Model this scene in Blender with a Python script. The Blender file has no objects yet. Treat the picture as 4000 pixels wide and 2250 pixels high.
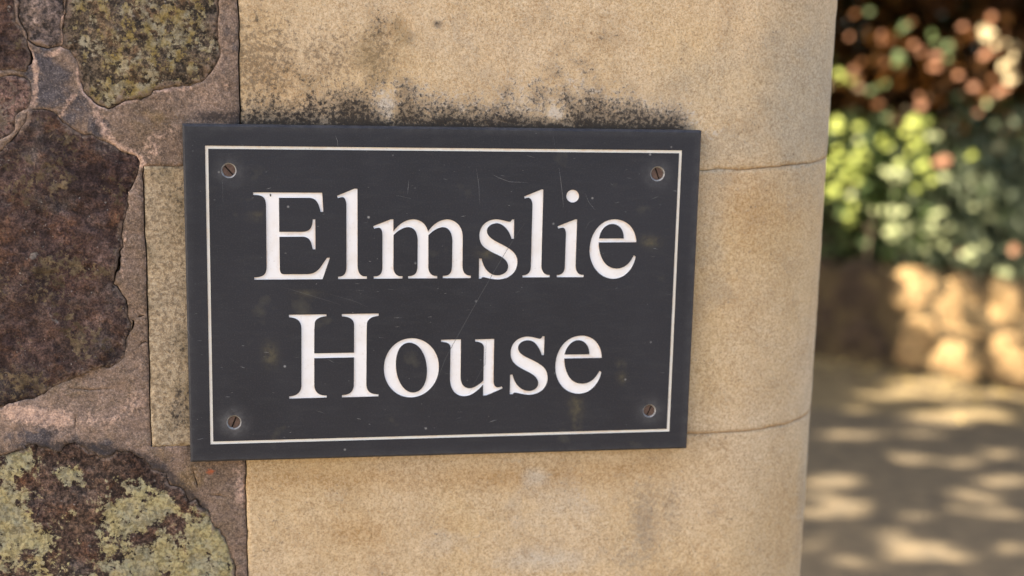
import bpy, math, random
import numpy as np
from mathutils import Matrix, Vector
from mathutils.geometry import delaunay_2d_cdt

random.seed(7)
rng = np.random.default_rng(11)
S = bpy.context.scene
COL = S.collection

# ------------------------------------------------------------------ camera, light, exposure
FPX = 4964.0                                   # focal length in pixels of a 4000 px wide picture
R = np.array([[0.98762423, 0, 0.15667938], [-0.15544145, 0, 0.97182897], [0.02088877, 0, -0.17606825]])
R[:, 2] /= np.linalg.norm(R[:, 2]); R[:, 0] -= (R[:, 0] @ R[:, 2]) * R[:, 2]; R[:, 0] /= np.linalg.norm(R[:, 0])
R[:, 1] = np.cross(R[:, 2], R[:, 0])           # columns: camera right, down, forward in the world
SIGN_W, SIGN_H = 0.42, 0.42 / 1.5284
TOP = np.array([-0.21, 0.0, 1.4674])           # upper left corner of the sign's face
CAM = TOP + np.array([0.09785391, -1.02449458, 0.05385272])

cam = bpy.data.cameras.new('camera')
camo = bpy.data.objects.new('camera', cam); COL.objects.link(camo)
M = Matrix.Identity(4)
for i in range(3):
    M[i][0] = R[i, 0]; M[i][1] = -R[i, 1]; M[i][2] = -R[i, 2]; M[i][3] = CAM[i]
camo.matrix_world = M
cam.sensor_width = 36.0; cam.lens = FPX / 4000 * 36.0
cam.clip_start = 0.02; cam.clip_end = 3000
cam.dof.use_dof = True; cam.dof.focus_distance = 1.02; cam.dof.aperture_fstop = 3.0
S.camera = camo

SUN_DIR = np.array([-0.80, 0.14, 0.58]); SUN_DIR /= np.linalg.norm(SUN_DIR)
el = math.asin(SUN_DIR[2]); az = math.atan2(SUN_DIR[0], SUN_DIR[1])
W = bpy.data.worlds.new('World'); S.world = W; W.use_nodes = True
wn = W.node_tree; bg = wn.nodes['Background']
sky = wn.nodes.new('ShaderNodeTexSky'); sky.sky_type = 'NISHITA'; sky.sun_disc = False
sky.sun_elevation = el; sky.sun_rotation = az; sky.dust_density = 5.0; sky.air_density = 0.95; sky.ozone_density = 0.35
wn.links.new(sky.outputs[0], bg.inputs[0]); bg.inputs[1].default_value = 0.075
sl = bpy.data.lights.new('sun', 'SUN'); sl.energy = 5.0; sl.angle = math.radians(0.5); sl.color = (1.0, 0.86, 0.66)
so = bpy.data.objects.new('sun', sl); COL.objects.link(so)
so.rotation_euler = Vector(SUN_DIR).to_track_quat('Z', 'Y').to_euler()
S.view_settings.view_transform = 'Standard'; S.view_settings.look = 'None'
S.view_settings.gamma = 1.0; S.view_settings.exposure = 2.8
S.cycles.max_bounces = 6; S.cycles.sample_clamp_indirect = 6.0

# ------------------------------------------------------------------ geometry helpers
def ray(px, py):
    c = np.array([(px - 2000) / FPX, (py - 1125) / FPX, 1.0])
    return R @ c
def on_y(px, py, y):
    d = ray(px, py); t = (y - CAM[1]) / d[1]; return CAM + d * t
def on_ground(px, py, z=0.0):
    d = ray(px, py); t = (z - CAM[2]) / d[2]; return CAM + d * t
WALL_Y = 0.012
def wp(px, py):                                # photograph point -> (x, z) on the wall's face
    p = on_y(px, py, WALL_Y); return (p[0], p[2])
def sp(px, py):                                # the same on the sign's face
    p = on_y(px, py, 0.0); return (p[0], p[2])
def to_px(x, y, z):
    P = np.stack([x, y, z], -1) - CAM; c = P @ R
    return 2000 + FPX * c[..., 0] / c[..., 2], 1125 + FPX * c[..., 1] / c[..., 2]

def _hash(ix, iy, s):
    h = (ix.astype(np.int64) * 374761393 + iy.astype(np.int64) * 668265263 + s * 974634777) & 0xffffffff
    h = ((h ^ (h >> 13)) * 1274126177) & 0xffffffff
    return ((h ^ (h >> 16)) & 0xffff) / 65535.0
def vnoise(x, y, s=0):
    ix = np.floor(x); iy = np.floor(y); fx = x - ix; fy = y - iy
    fx = fx * fx * fx * (fx * (fx * 6 - 15) + 10); fy = fy * fy * fy * (fy * (fy * 6 - 15) + 10)
    a = _hash(ix, iy, s); b = _hash(ix + 1, iy, s); c = _hash(ix, iy + 1, s); d = _hash(ix + 1, iy + 1, s)
    return a + (b - a) * fx + (c - a) * fy + (a - b - c + d) * fx * fy
def fbm(x, y, sc, octv=4, s=0, gain=0.5):
    t = 0; a = 1; n = 0
    for k in range(octv):
        t = t + a * (vnoise(x * sc + 17.3 * k, y * sc - 9.1 * k, s + k) - 0.5); n += a; a *= gain; sc *= 2.03
    return t / n * 2

def inside(p, loops):
    p = np.asarray(p, float); w = np.zeros(len(p), bool)
    for L in loops:
        L = np.asarray(L, float); a = L; b = np.roll(L, -1, 0)
        for (x1, y1), (x2, y2) in zip(a, b):
            if y1 == y2: continue
            m = ((y1 > p[:, 1]) != (y2 > p[:, 1]))
            xs = x1 + (p[:, 1] - y1) * (x2 - x1) / (y2 - y1)
            w ^= m & (p[:, 0] < xs)
    return w
def seg_dist(p, loops, closed=True):
    p = np.asarray(p, float); out = np.full(len(p), 1e9)
    for L in loops:
        L = np.asarray(L, float); n = len(L)
        for i in range(n if closed else n - 1):
            a = L[i]; b = L[(i + 1) % n]; d = b - a; q = p - a
            t = np.clip((q @ d) / max(d @ d, 1e-18), 0, 1)
            e = q - t[:, None] * d; out = np.minimum(out, np.einsum('ij,ij->i', e, e))
    return np.sqrt(out)
def densify(L, sp_, jit=0.0, seed=0):
    out = []
    n = len(L)
    for i in range(n):
        a = np.array(L[i], float); b = np.array(L[(i + 1) % n], float); k = max(1, int(np.linalg.norm(b - a) / sp_))
        for j in range(k): out.append(a + (b - a) * j / k)
    out = np.array(out)
    if jit:
        o = out.copy()
        out[:, 0] += jit * (fbm(o[:, 0], o[:, 1], 60, 4, seed + 5)); out[:, 1] += jit * (fbm(o[:, 0], o[:, 1], 60, 4, seed + 9))
    return out
def smooth_loop(L, it=2):
    L = np.array(L, float)
    for _ in range(it):
        N = np.roll(L, -1, 0); q = 0.75 * L + 0.25 * N; r = 0.25 * L + 0.75 * N
        L = np.empty((2 * len(q), 2)); L[0::2] = q; L[1::2] = r
    return L
def cdt(loops, extra=None):
    """triangles of the even-odd area of the loops, with extra interior points"""
    vs = []; es = []
    for L in loops:
        b = len(vs); vs += [tuple(map(float, q)) for q in L]; es += [(b + i, b + (i + 1) % len(L)) for i in range(len(L))]
    nb = len(vs)
    if extra is not None: vs += [tuple(map(float, q)) for q in extra]
    v, e, f, *_ = delaunay_2d_cdt([Vector(q) for q in vs], es, [], 0, 1e-7)
    v = np.array([tuple(q) for q in v]); f = np.array([t for t in f if len(t) == 3])
    c = v[f].mean(1); f = f[inside(c, loops)]
    A = v[f]; ar = (A[:, 1, 0] - A[:, 0, 0]) * (A[:, 2, 1] - A[:, 0, 1]) - (A[:, 1, 1] - A[:, 0, 1]) * (A[:, 2, 0] - A[:, 0, 0])
    f[ar < 0] = f[ar < 0][:, ::-1]
    f = f[np.abs(ar) > 1e-14]
    return v, f
def boundary_edges(f):
    E = {}
    for t in f:
        for i in range(3):
            a, b = int(t[i]), int(t[(i + 1) % 3]); E[(a, b)] = 1
    return [e for e in E if (e[1], e[0]) not in E]

def new_mesh(name, verts, faces, mat=None, smooth=False):
    me = bpy.data.meshes.new(name)
    me.from_pydata([tuple(map(float, v)) for v in verts], [], [tuple(map(int, f)) for f in faces])
    if mat: me.materials.append(mat)
    if smooth: me.polygons.foreach_set('use_smooth', [True] * len(me.polygons))
    me.update(); return me
def link(name, me, parent=None, **kw):
    o = bpy.data.objects.new(name, me); COL.objects.link(o)
    if parent is not None:
        o.parent = parent; o.matrix_parent_inverse = Matrix.Translation(parent.location).inverted()
    for k, v in kw.items(): o[k] = v
    return o
def thing(name, label, cat, loc, group=None):
    o = bpy.data.objects.new(name, None); COL.objects.link(o); o.location = loc; o.empty_display_size = 0.1
    o['label'] = label; o['category'] = cat
    if group: o['group'] = group
    return o
def set_masks(me, name, arrs):
    a = me.color_attributes.new(name, 'FLOAT_COLOR', 'POINT')
    n = len(me.vertices); c = np.zeros((n, 4), np.float32); c[:, 3] = 1
    for i, q in enumerate(arrs): c[:, i] = q
    a.data.foreach_set('color', c.ravel())

# ------------------------------------------------------------------ material helpers
class NT:
    def __init__(s, name):
        s.m = bpy.data.materials.new(name); s.m.use_nodes = True; s.t = s.m.node_tree
        s.b = s.t.nodes['Principled BSDF']; s.co = s.t.nodes.new('ShaderNodeTexCoord').outputs['Object']
    def n(s, ty, **kw):
        q = s.t.nodes.new(ty)
        for k, v in kw.items(): setattr(q, k, v)
        return q
    def put(s, sock, v):
        if isinstance(v, bpy.types.NodeSocket): s.t.links.new(v, sock)
        elif isinstance(v, (tuple, list)) and len(v) == 3 and sock.type == 'RGBA': sock.default_value = (*v, 1)
        else: sock.default_value = v
    def noise(s, scale, detail=4, rough=0.55, dist=0.0, off=0.0, stretch=None):
        co = s.co
        if off or stretch:
            mp = s.n('ShaderNodeMapping'); s.t.links.new(co, mp.inputs[0]); mp.inputs['Location'].default_value = (off, off * .7, off * 1.3)
            if stretch: mp.inputs['Scale'].default_value = stretch
            co = mp.outputs[0]
        q = s.n('ShaderNodeTexNoise'); s.t.links.new(co, q.inputs['Vector'])
        q.inputs['Scale'].default_value = scale; q.inputs['Detail'].default_value = detail
        q.inputs['Roughness'].default_value = rough; q.inputs['Distortion'].default_value = dist
        return q.outputs[0]
    def math(s, op, a, b=0.0, c=None, clamp=False):
        q = s.n('ShaderNodeMath', operation=op, use_clamp=clamp); s.put(q.inputs[0], a); s.put(q.inputs[1], b)
        if c is not None: s.put(q.inputs[2], c)
        return q.outputs[0]
    def step(s, v, lo, hi):
        q = s.n('ShaderNodeMapRange', clamp=True); s.put(q.inputs[0], v); q.inputs[1].default_value = lo; q.inputs[2].default_value = hi
        return q.outputs[0]
    def mix(s, f, a, b, mode='MIX'):
        q = s.n('ShaderNodeMix', data_type='RGBA', blend_type=mode); s.put(q.inputs[0], f); s.put(q.inputs[6], a); s.put(q.inputs[7], b)
        return q.outputs[2]
    def attr(s, name):
        q = s.n('ShaderNodeAttribute', attribute_name=name); p = s.n('ShaderNodeSeparateColor'); s.t.links.new(q.outputs['Color'], p.inputs[0])
        return p.outputs
    def fin(s, col, rough=0.85, bump=None, spec=0.3):
        s.put(s.b.inputs['Base Color'], col); s.put(s.b.inputs['Roughness'], rough); s.b.inputs['Specular IOR Level'].default_value = spec
        nrm = None
        for h, st, d in (bump or []):
            q = s.n('ShaderNodeBump'); s.put(q.inputs['Height'], h); q.inputs['Strength'].default_value = st; q.inputs['Distance'].default_value = d
            if nrm is not None: s.t.links.new(nrm, q.inputs['Normal'])
            nrm = q.outputs[0]
        if nrm is not None: s.t.links.new(nrm, s.b.inputs['Normal'])
        return s.m

def mat_sandstone():
    T = NT('sandstone'); A = T.attr('mask_a'); B = T.attr('mask_b'); C = T.attr('mask_c')
    lo = T.noise(7, 5, .5, .4); mid = T.noise(38, 5, .6); g = T.noise(470, 5, .7, .3); g2 = T.noise(240, 3, .65, 0, off=3); g3 = T.noise(900, 2, .6, off=1)
    c = T.mix(T.step(lo, .32, .68), (.63, .455, .24), (.66, .52, .35))
    c = T.mix(T.math('MULTIPLY', T.step(mid, .45, .75), .45), c, (.43, .275, .13))
    c = T.mix(T.math('MULTIPLY', B[1], .75), c, (.47, .27, .085))              # orange iron staining
    c = T.mix(T.math('MULTIPLY', T.step(T.math('ADD', B[2], T.math('MULTIPLY', T.math('SUBTRACT', mid, .5), .9)), .2, .8), .75), c, (.43, .385, .30))   # grey bloom
    c = T.mix(T.math('MULTIPLY', T.step(T.math('ADD', B[0], T.math('MULTIPLY', T.math('SUBTRACT', mid, .5), 1.2)), .3, .8), .75), c, (.60, .54, .45))  # pale patches
    # grain
    c = T.mix(T.math('MULTIPLY', T.step(g, .38, .60), .55), T.mix(.5, c, (.19, .13, .075)), c) if False else c
    dk = T.mix(1.0, c, (.50, .44, .38), 'MULTIPLY'); lt = T.mix(.45, c, (.72, .62, .46))
    c2 = T.mix(T.step(g, .38, .62), dk, lt)
    c = T.mix(T.step(T.noise(28, 4, .6, off=41), .25, .8), T.mix(.45, c, c2), T.mix(.85, c, c2))
    c = T.mix(T.math('MULTIPLY', T.step(T.noise(95, 5, .7, off=43), .53, .68), .35), c, T.mix(1.0, c, (.62, .55, .47), 'MULTIPLY'))
    c = T.mix(T.math('MULTIPLY', T.step(g3, .52, .64), .45), c, lt); c = T.mix(T.math('MULTIPLY', T.step(g3, .44, .34), .5), c, (.22, .155, .09))
    pit = T.step(T.noise(210, 2, .5, off=71), .71, .76); c = T.mix(T.math('MULTIPLY', pit, .6), c, (.16, .11, .07))
    # brown freckles and weathered skin
    fr = T.step(T.math('ADD', T.math('ADD', T.math('MULTIPLY', T.math('SUBTRACT', g2, .5), 1.3), T.math('MULTIPLY', T.math('SUBTRACT', g, .5), 1.4)), T.math('SUBTRACT', A[1], .56)), -.03, .24)
    c = T.mix(T.math('MULTIPLY', fr, .72), c, (.13, .088, .052))
    ol = T.step(T.math('ADD', T.math('SUBTRACT', mid, .5), T.math('SUBTRACT', A[2], .4)), 0, .4)
    c = T.mix(T.math('MULTIPLY', ol, .6), c, (.20, .15, .075))
    # pale mineral crust round the mould, then the mould itself
    cr = T.step(T.math('ADD', C[0], T.math('MULTIPLY', T.math('SUBTRACT', g2, .5), 2.4)), .35, .85)
    c = T.mix(T.math('MULTIPLY', cr, .8), c, (.55, .50, .43))
    c = T.mix(T.math('MULTIPLY', T.step(T.math('ADD', A[0], T.math('ADD', T.math('MULTIPLY', T.math('SUBTRACT', mid, .5), 1.1), T.math('MULTIPLY', T.math('SUBTRACT', g, .5), 1.6))), .20, .62), .66), c, (.125, .105, .088))
    mo = T.step(T.math('ADD', A[0], T.math('ADD', T.math('MULTIPLY', T.math('SUBTRACT', g2, .5), 1.9), T.math('ADD', T.math('MULTIPLY', T.math('SUBTRACT', g, .5), 2.2), T.math('MULTIPLY', T.math('SUBTRACT', mid, .5), 1.0)))), .44, .92)
    c = T.mix(T.math('MULTIPLY', mo, .88), c, (.020, .017, .016))
    gs = T.step(T.math('ADD', C[1], T.math('MULTIPLY', T.math('SUBTRACT', g2, .5), 1.0)), .3, 1.0)
    c = T.mix(T.math('MULTIPLY', gs, .7), c, (.17, .155, .14))                   # soft grey soot streak
    jn = T.step(T.math('ADD', C[2], T.math('MULTIPLY', T.math('SUBTRACT', g2, .5), .5)), .3, .8)
    c = T.mix(T.math('MULTIPLY', jn, .6), c, (.33, .215, .115))
    return T.fin(c, .92, [(mid, .5, .003), (g2, .6, .0016), (g, .8, .0010)], .2)

def mat_rubble(name, c1, c2, lich, amt, lsc=26, specks=.5, mask=False, warm=(.11, .055, .03), lich2=None, cool=None, grit=1.0):
    T = NT(name)
    lo = T.noise(9, 6, .62, .8); mid = T.noise(42, 8, .72, .3, off=2); hi = T.noise(230, 5, .72, off=5); hi2 = T.noise(650, 3, .6, off=7); m2 = T.noise(85, 6, .7, .2, off=15)
    c = T.mix(T.step(lo, .36, .64), c1, c2)
    c = T.mix(T.math('MULTIPLY', T.step(mid, .50, .64), .75), c, warm)
    if cool: c = T.mix(T.math('MULTIPLY', T.step(T.noise(21, 7, .7, off=31), .53, .66), .8), c, cool)
    c = T.mix(T.math('MULTIPLY', T.step(m2, .56, .42), .55), c, tuple(q * .45 for q in c1))
    c = T.mix(T.math('MULTIPLY', T.step(m2, .56, .68), .45), c, tuple(q * 2.1 for q in c2))
    c = T.mix(1.0, c, T.mix(T.step(hi, .41, .59), tuple(1 - .58 * grit for _ in range(3)), (1 + .85 * grit, 1 + .72 * grit, 1 + .6 * grit)), 'MULTIPLY')
    fc = T.noise(16, 3, .5, 1.4, off=61); c = T.mix(1.0, c, T.mix(T.step(fc, .40, .60), (.72, .72, .74), (1.3, 1.26, 1.22)), 'MULTIPLY')
    c = T.mix(1.0, c, T.mix(T.step(hi2, .38, .62), (.62, .62, .62), (1.45, 1.42, 1.4)), 'MULTIPLY')
    c = T.mix(T.math('MULTIPLY', T.step(T.noise(340, 2, .5, off=51), .70, .76), .7), c, (.34, .31, .28))
    c = T.mix(T.math('MULTIPLY', T.step(T.noise(120, 6, .8, off=9), .63, .70), specks), c, (.27, .235, .19))
    ln = T.noise(lsc, 8, .70, .25, off=4)
    v = T.math('ADD', ln, T.math('MULTIPLY', T.math('SUBTRACT', hi, .5), .7))
    if mask: v = T.math('ADD', v, T.math('MULTIPLY', T.math('SUBTRACT', T.attr('mask_a')[0], .5), .5))
    f = T.step(v, .55 - amt * .2, .60 - amt * .2)
    lc = T.mix(T.step(T.noise(75, 6, .68, off=6), .42, .58), lich, lich2 or tuple(q * .55 for q in lich))
    lc = T.mix(T.math('MULTIPLY', T.step(T.noise(300, 4, .6, .3, off=16), .56, .42), .75), lc, T.mix(1, lc, (.38, .37, .34), 'MULTIPLY'))
    if amt > 0: c = T.mix(T.math('MULTIPLY', f, .88), c, lc)
    sm = T.step(T.math('ADD', T.attr('mask_a')[1], T.math('ADD', T.math('MULTIPLY', T.math('SUBTRACT', m2, .5), 2.0), T.math('MULTIPLY', T.math('SUBTRACT', hi, .5), 1.0))), .62, .85)
    if mask or amt > 0 or 'grey' in name: c = T.mix(T.math('MULTIPLY', sm, .8), c, T.mix(T.step(hi, .4, .6), (.10, .075, .06), (.26, .19, .15)))
    ws = T.step(T.noise(48, 4, .6, off=12), .69, .73)
    c = T.mix(T.math('MULTIPLY', ws, specks), c, (.42, .40, .35))
    return T.fin(c, .9, [(fc, .8, .012), (m2, .8, .005), (hi, .9, .0022), (hi2, .5, .0007)], .2)

def mat_mortar():
    T = NT('mortar'); A = T.attr('mask_a'); B = T.attr('mask_b')
    lo = T.noise(14, 6, .6, .5); mid = T.noise(60, 6, .65, .8, off=2); hi = T.noise(330, 4, .7, off=5); hi2 = T.noise(800, 2, .6, off=8)
    c = T.mix(T.step(lo, .36, .64), (.165, .118, .088), (.245, .18, .145))
    c = T.mix(T.math('MULTIPLY', T.step(mid, .45, .65), .6), c, (.13, .095, .062))
    gy = T.step(T.math('ADD', A[1], T.math('MULTIPLY', T.math('SUBTRACT', mid, .5), 1.6)), .4, .7)
    c = T.mix(gy, c, (.085, .075, .08))
    pk = T.step(T.math('ADD', A[0], T.math('ADD', T.math('MULTIPLY', T.math('SUBTRACT', mid, .5), 1.5), T.math('MULTIPLY', T.math('SUBTRACT', hi, .5), 1.0))), .35, .75)
    c = T.mix(T.math('MULTIPLY', pk, .85), c, (.45, .315, .25))
    ol = T.step(T.math('ADD', A[2], T.math('MULTIPLY', T.math('SUBTRACT', mid, .5), 1.2)), .4, .9)
    c = T.mix(T.math('MULTIPLY', ol, .6), c, (.19, .13, .06))
    c = T.mix(1.0, c, T.mix(T.step(hi, .38, .62), (.66, .66, .68), (1.36, 1.34, 1.3)), 'MULTIPLY')
    c = T.mix(1.0, c, T.mix(T.step(hi2, .38, .62), (.8, .8, .8), (1.22, 1.2, 1.18)), 'MULTIPLY')
    c = T.mix(T.math('MULTIPLY', T.step(T.noise(120, 6, .75, off=33), .56, .68), .5), c, (.07, .055, .048))
    c = T.mix(T.math('MULTIPLY', T.step(hi2, .55, .7), .25), c, (.5, .42, .36))
    bk = T.step(T.math('ADD', B[0], T.math('MULTIPLY', T.math('SUBTRACT', hi, .5), 1.7)), .45, .7)
    c = T.mix(T.math('MULTIPLY', bk, .85), c, (.035, .03, .03))
    rs = T.step(T.math('ADD', B[1], T.math('MULTIPLY', T.math('SUBTRACT', hi, .5), .9)), .5, .8)
    c = T.mix(T.math('MULTIPLY', rs, .75), c, (.42, .10, .035))
    return T.fin(c, .93, [(mid, .6, .003), (hi, .7, .0014), (hi2, .5, .0005)], .2)

def mat_slate():
    T = NT('slate'); lo = T.noise(9, 5, .6, .5); st = T.noise(70, 5, .7, off=2, stretch=(.5, 1, 2.2)); hi = T.noise(900, 3, .7)
    c = T.mix(T.step(lo, .35, .65), (.0150, .0172, .0245), (.0205, .0228, .0315))
    c = T.mix(T.math('MULTIPLY', T.step(st, .5, .7), .4), c, (.036, .038, .043))
    c = T.mix(T.math('MULTIPLY', T.step(hi, .5, .75), .35), c, (.075, .077, .085))
    dirt = T.step(T.noise(24, 4, .55, off=14), .66, .74)
    c = T.mix(T.math('MULTIPLY', dirt, .30), c, (.10, .095, .07))
    A = T.attr('mask_a')
    c = T.mix(T.math('MULTIPLY', A[0], T.step(T.noise(130, 4, .6, off=3), .25, .7)), c, (.15, .15, .155))
    c = T.mix(T.math('MULTIPLY', A[1], T.step(T.noise(200, 4, .6, off=5), .3, .6)), c, (.17, .145, .075))
    c = T.mix(A[2], c, (.02, .018, .015))
    # hairline scratches: distorted wave lines, rare
    dots = T.n('ShaderNodeTexVoronoi'); T.t.links.new(T.co, dots.inputs['Vector']); dots.inputs['Scale'].default_value = 62
    d = T.step(dots.outputs['Distance'], .085, .03)
    rare = T.step(T.noise(31, 2, .5, off=21), .52, .58)
    c = T.mix(T.math('MULTIPLY', T.math('MULTIPLY', d, rare), .8), c, (.30, .30, .30))
    rf = T.math('ADD', .40, T.math('MULTIPLY', st, .2))
    return T.fin(c, rf, [(st, .16, .0008), (hi, .12, .0003)], .28)

def mat_paint(name, col, dirt=.5):
    T = NT(name); m = T.noise(55, 5, .65, off=1); h = T.noise(420, 4, .7)
    A = T.attr('mask_a')
    c = T.mix(T.step(m, .45, .75), col, tuple(q * k for q, k in zip(col, (.93, .90, .85))))
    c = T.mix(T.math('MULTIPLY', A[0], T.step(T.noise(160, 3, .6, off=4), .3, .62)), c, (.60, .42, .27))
    c = T.mix(T.math('MULTIPLY', T.step(h, .62, .74), dirt), c, (.30, .28, .24))
    return T.fin(c, .6, [(h, .2, .0004)], .3)

def mat_simple(name, c1, c2, sc=40, rough=.8, bump=None, spec=.3, metal=0, trans=None):
    T = NT(name); n = T.noise(sc, 6, .65)
    c = T.mix(T.step(n, .35, .65), c1, c2)
    m = T.fin(c, rough, [(n, *bump)] if bump else None, spec)
    T.b.inputs['Metallic'].default_value = metal
    if trans:
        tr = T.n('ShaderNodeBsdfTranslucent'); T.put(tr.inputs[0], trans)
        mx = T.n('ShaderNodeMixShader'); mx.inputs[0].default_value = .4
        T.t.links.new(T.b.outputs[0], mx.inputs[1]); T.t.links.new(tr.outputs[0], mx.inputs[2])
        T.t.links.new(mx.outputs[0], T.t.nodes['Material Output'].inputs[0])
    return m

SAND = mat_sandstone(); MORT = mat_mortar(); SLATE = mat_slate()
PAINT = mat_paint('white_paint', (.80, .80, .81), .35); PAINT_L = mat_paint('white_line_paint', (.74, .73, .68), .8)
RUB = {
 'dark': mat_rubble('dark_red_stone', (.060, .038, .036), (.092, .066, .058), (.20, .15, .09), .03, 24, .35, warm=(.115, .060, .033), cool=(.082, .076, .074), grit=.55),
 'lichen': mat_rubble('olive_lichened_stone', (.075, .062, .05), (.10, .085, .06), (.31, .235, .085), .27, 110, .55, mask=True, lich2=(.38, .34, .24), cool=(.065, .065, .068), warm=(.12, .075, .04)),
 'cream': mat_rubble('cream_lichened_stone', (.068, .045, .040), (.095, .068, .052), (.50, .43, .215), .40, 62, .8, mask=True, lich2=(.42, .385, .25), cool=(.07, .068, .07)),
 'grey': mat_rubble('grey_stone', (.10, .086, .086), (.16, .135, .13), (.3, .25, .22), .0, 30, .25, warm=(.13, .105, .09)),
 'purple': mat_rubble('purple_stone', (.12, .083, .08), (.19, .13, .115), (.3, .24, .19), .05, 30, .3),
}

# ------------------------------------------------------------------ the ground
GROUND = mat_simple('dusty_soil', (.12, .092, .054), (.20, .155, .085), 9, .95, (.5, .01), .1)
ASPH = mat_simple('worn_asphalt', (.074, .061, .043), (.15, .116, .072), 14, .9, (.5, .006), .2)
g = new_mesh('ground', [(-900, -900, 0), (900, -900, 0), (900, 900, 0), (-900, 900, 0)], [(0, 1, 2, 3)], GROUND)
link('ground', g, kind='structure')
p0 = on_ground(3180, 1590); p1 = on_ground(4000, 1668); d = (p1 - p0) / np.linalg.norm(p1 - p0)
nrm = np.array([d[1], -d[0], 0])                # towards the camera
q = []
NS = 80
for i in range(NS + 1):
    s = -14 + 26 * i / NS; e = p0 + d * s + nrm * (0.05 * float(fbm(np.array([s]), np.array([0.]), 1.5, 3, 5)[0]))
    q += [(e[0], e[1], .004), (e[0] + nrm[0] * 14, e[1] + nrm[1] * 14, .004)]
link('path', new_mesh('path', q, [(2 * i, 2 * i + 1, 2 * i + 3, 2 * i + 2) for i in range(NS)], ASPH), kind='structure')

# ------------------------------------------------------------------ the sign wall
wall = thing('stone_wall', 'rubble wall with a rounded sandstone corner carrying the slate name sign', 'wall', (0, .2, 0))
X0 = wp(2850, 1100)[0]; RC = 0.122; DEPTH = .42; ZTOP = 2.05
UARC = X0 + RC * math.pi / 2
UEND = UARC + DEPTH - RC
def bend(u, v, off):
    """(u along the face and round the corner, v up, off = out of the stone) -> world"""
    th = np.clip((u - X0) / RC, 0, math.pi / 2); nx = np.sin(th); ny = -np.cos(th)
    x = np.where(u < X0, u, X0 + RC * np.sin(th)); y = WALL_Y + RC * (1 - np.cos(th)) + np.where(u > UARC, u - UARC, 0)
    return np.stack([x + nx * off, y + ny * off, v], -1)

def ell(P, L):
    """sum of soft ellipses given in photograph pixels on the wall's face"""
    px, py = P; m = np.zeros_like(px)
    for (cx, cy, rx, ry, a) in L:
        d2 = ((px - cx) / rx) ** 2 + ((py - cy) / ry) ** 2
        m = np.maximum(m, a * np.exp(-d2 * .9)) if a > 0 else m * (1 + a * np.exp(-d2 * .9))
    return m
def strokes(P, L):
    px, py = P; m = np.zeros_like(px); pts = np.stack([px, py], -1)
    for w, a, pl in L:
        dd = seg_dist(pts, [pl], False); m = np.maximum(m, a * np.exp(-(dd / w) ** 2))
    return m

def slab(name, loop, spacing, amp, edge, mat, seed, parent, back=.03, off=0.0, spc_fn=None, holes=(), jit=0.0, maskfn=None, round_it=0, dome=0.0, mapping=bend, jseed=None):
    """a stone (or the mortar between stones) as a real relief: dense face, rounded edge, sides running back"""
    L = smooth_loop(loop, round_it) if round_it else np.array(loop, float)
    L = densify(L, spacing * .8, jit, seed if jseed is None else jseed)
    H = [np.array(h) for h in holes]
    lo = L.min(0); hi = L.max(0)
    if spc_fn is None:
        gx, gy = np.meshgrid(np.arange(lo[0], hi[0], spacing), np.arange(lo[1], hi[1], spacing * .87)); gx[1::2] += spacing / 2
        P = np.stack([gx.ravel(), gy.ravel()], -1)
    else:
        P = spc_fn(lo, hi)
    P += rng.uniform(-.2, .2, P.shape) * spacing
    P = P[inside(P, [L] + H)]
    dd = seg_dist(P, [L] + H); P = P[dd > spacing * .45]
    v, f = cdt([L] + H, P)
    dist = seg_dist(v, [L] + H)
    h = amp * (fbm(v[:, 0], v[:, 1], 9, 3, seed) * .9 + fbm(v[:, 0], v[:, 1], 45, 4, seed + 3) * .55 + fbm(v[:, 0], v[:, 1], 190, 3, seed + 6) * .28)
    e2 = edge * (1 + .7 * fbm(v[:, 0], v[:, 1], 40, 3, seed + 8))
    t = np.clip(dist / np.maximum(e2, 1e-5), 0, 1); h = h - edge * .7 * (1 - np.sqrt(np.clip(1 - (1 - t) ** 2, 0, 1)))
    if dome: h = h + dome * np.clip(dist / .08, 0, 1) ** .6
    co = mapping(v[:, 0], v[:, 1], h + off)
    be = boundary_edges(f); bi = sorted({a for e in be for a in e}); mp = {a: len(v) + i for i, a in enumerate(bi)}
    cb = mapping(v[bi, 0], v[bi, 1], np.full(len(bi), -back))
    verts = np.concatenate([co, cb]); faces = [tuple(t[::-1]) for t in f] if False else [tuple(t) for t in f]
    # (x right, z up, outward -y): counter-clockwise in (u, v) faces out
    sides = [(a, mp[a], mp[b], b) for a, b in be]
    me = bpy.data.meshes.new(name)
    me.from_pydata(verts.tolist(), [], [tuple(int(q) for q in t) for t in faces] + sides)
    me.materials.append(mat)
    me.polygons.foreach_set('use_smooth', [True] * len(faces) + [False] * len(sides)); me.update()
    if maskfn:
        vv = np.concatenate([v, v[bi]]); X = mapping(vv[:, 0], vv[:, 1], 0 * vv[:, 0]); P2 = to_px(X[:, 0], X[:, 1], X[:, 2])
        for k, arrs in maskfn(P2, vv).items(): set_masks(me, k, arrs)
    return link(name, me, parent)

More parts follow.
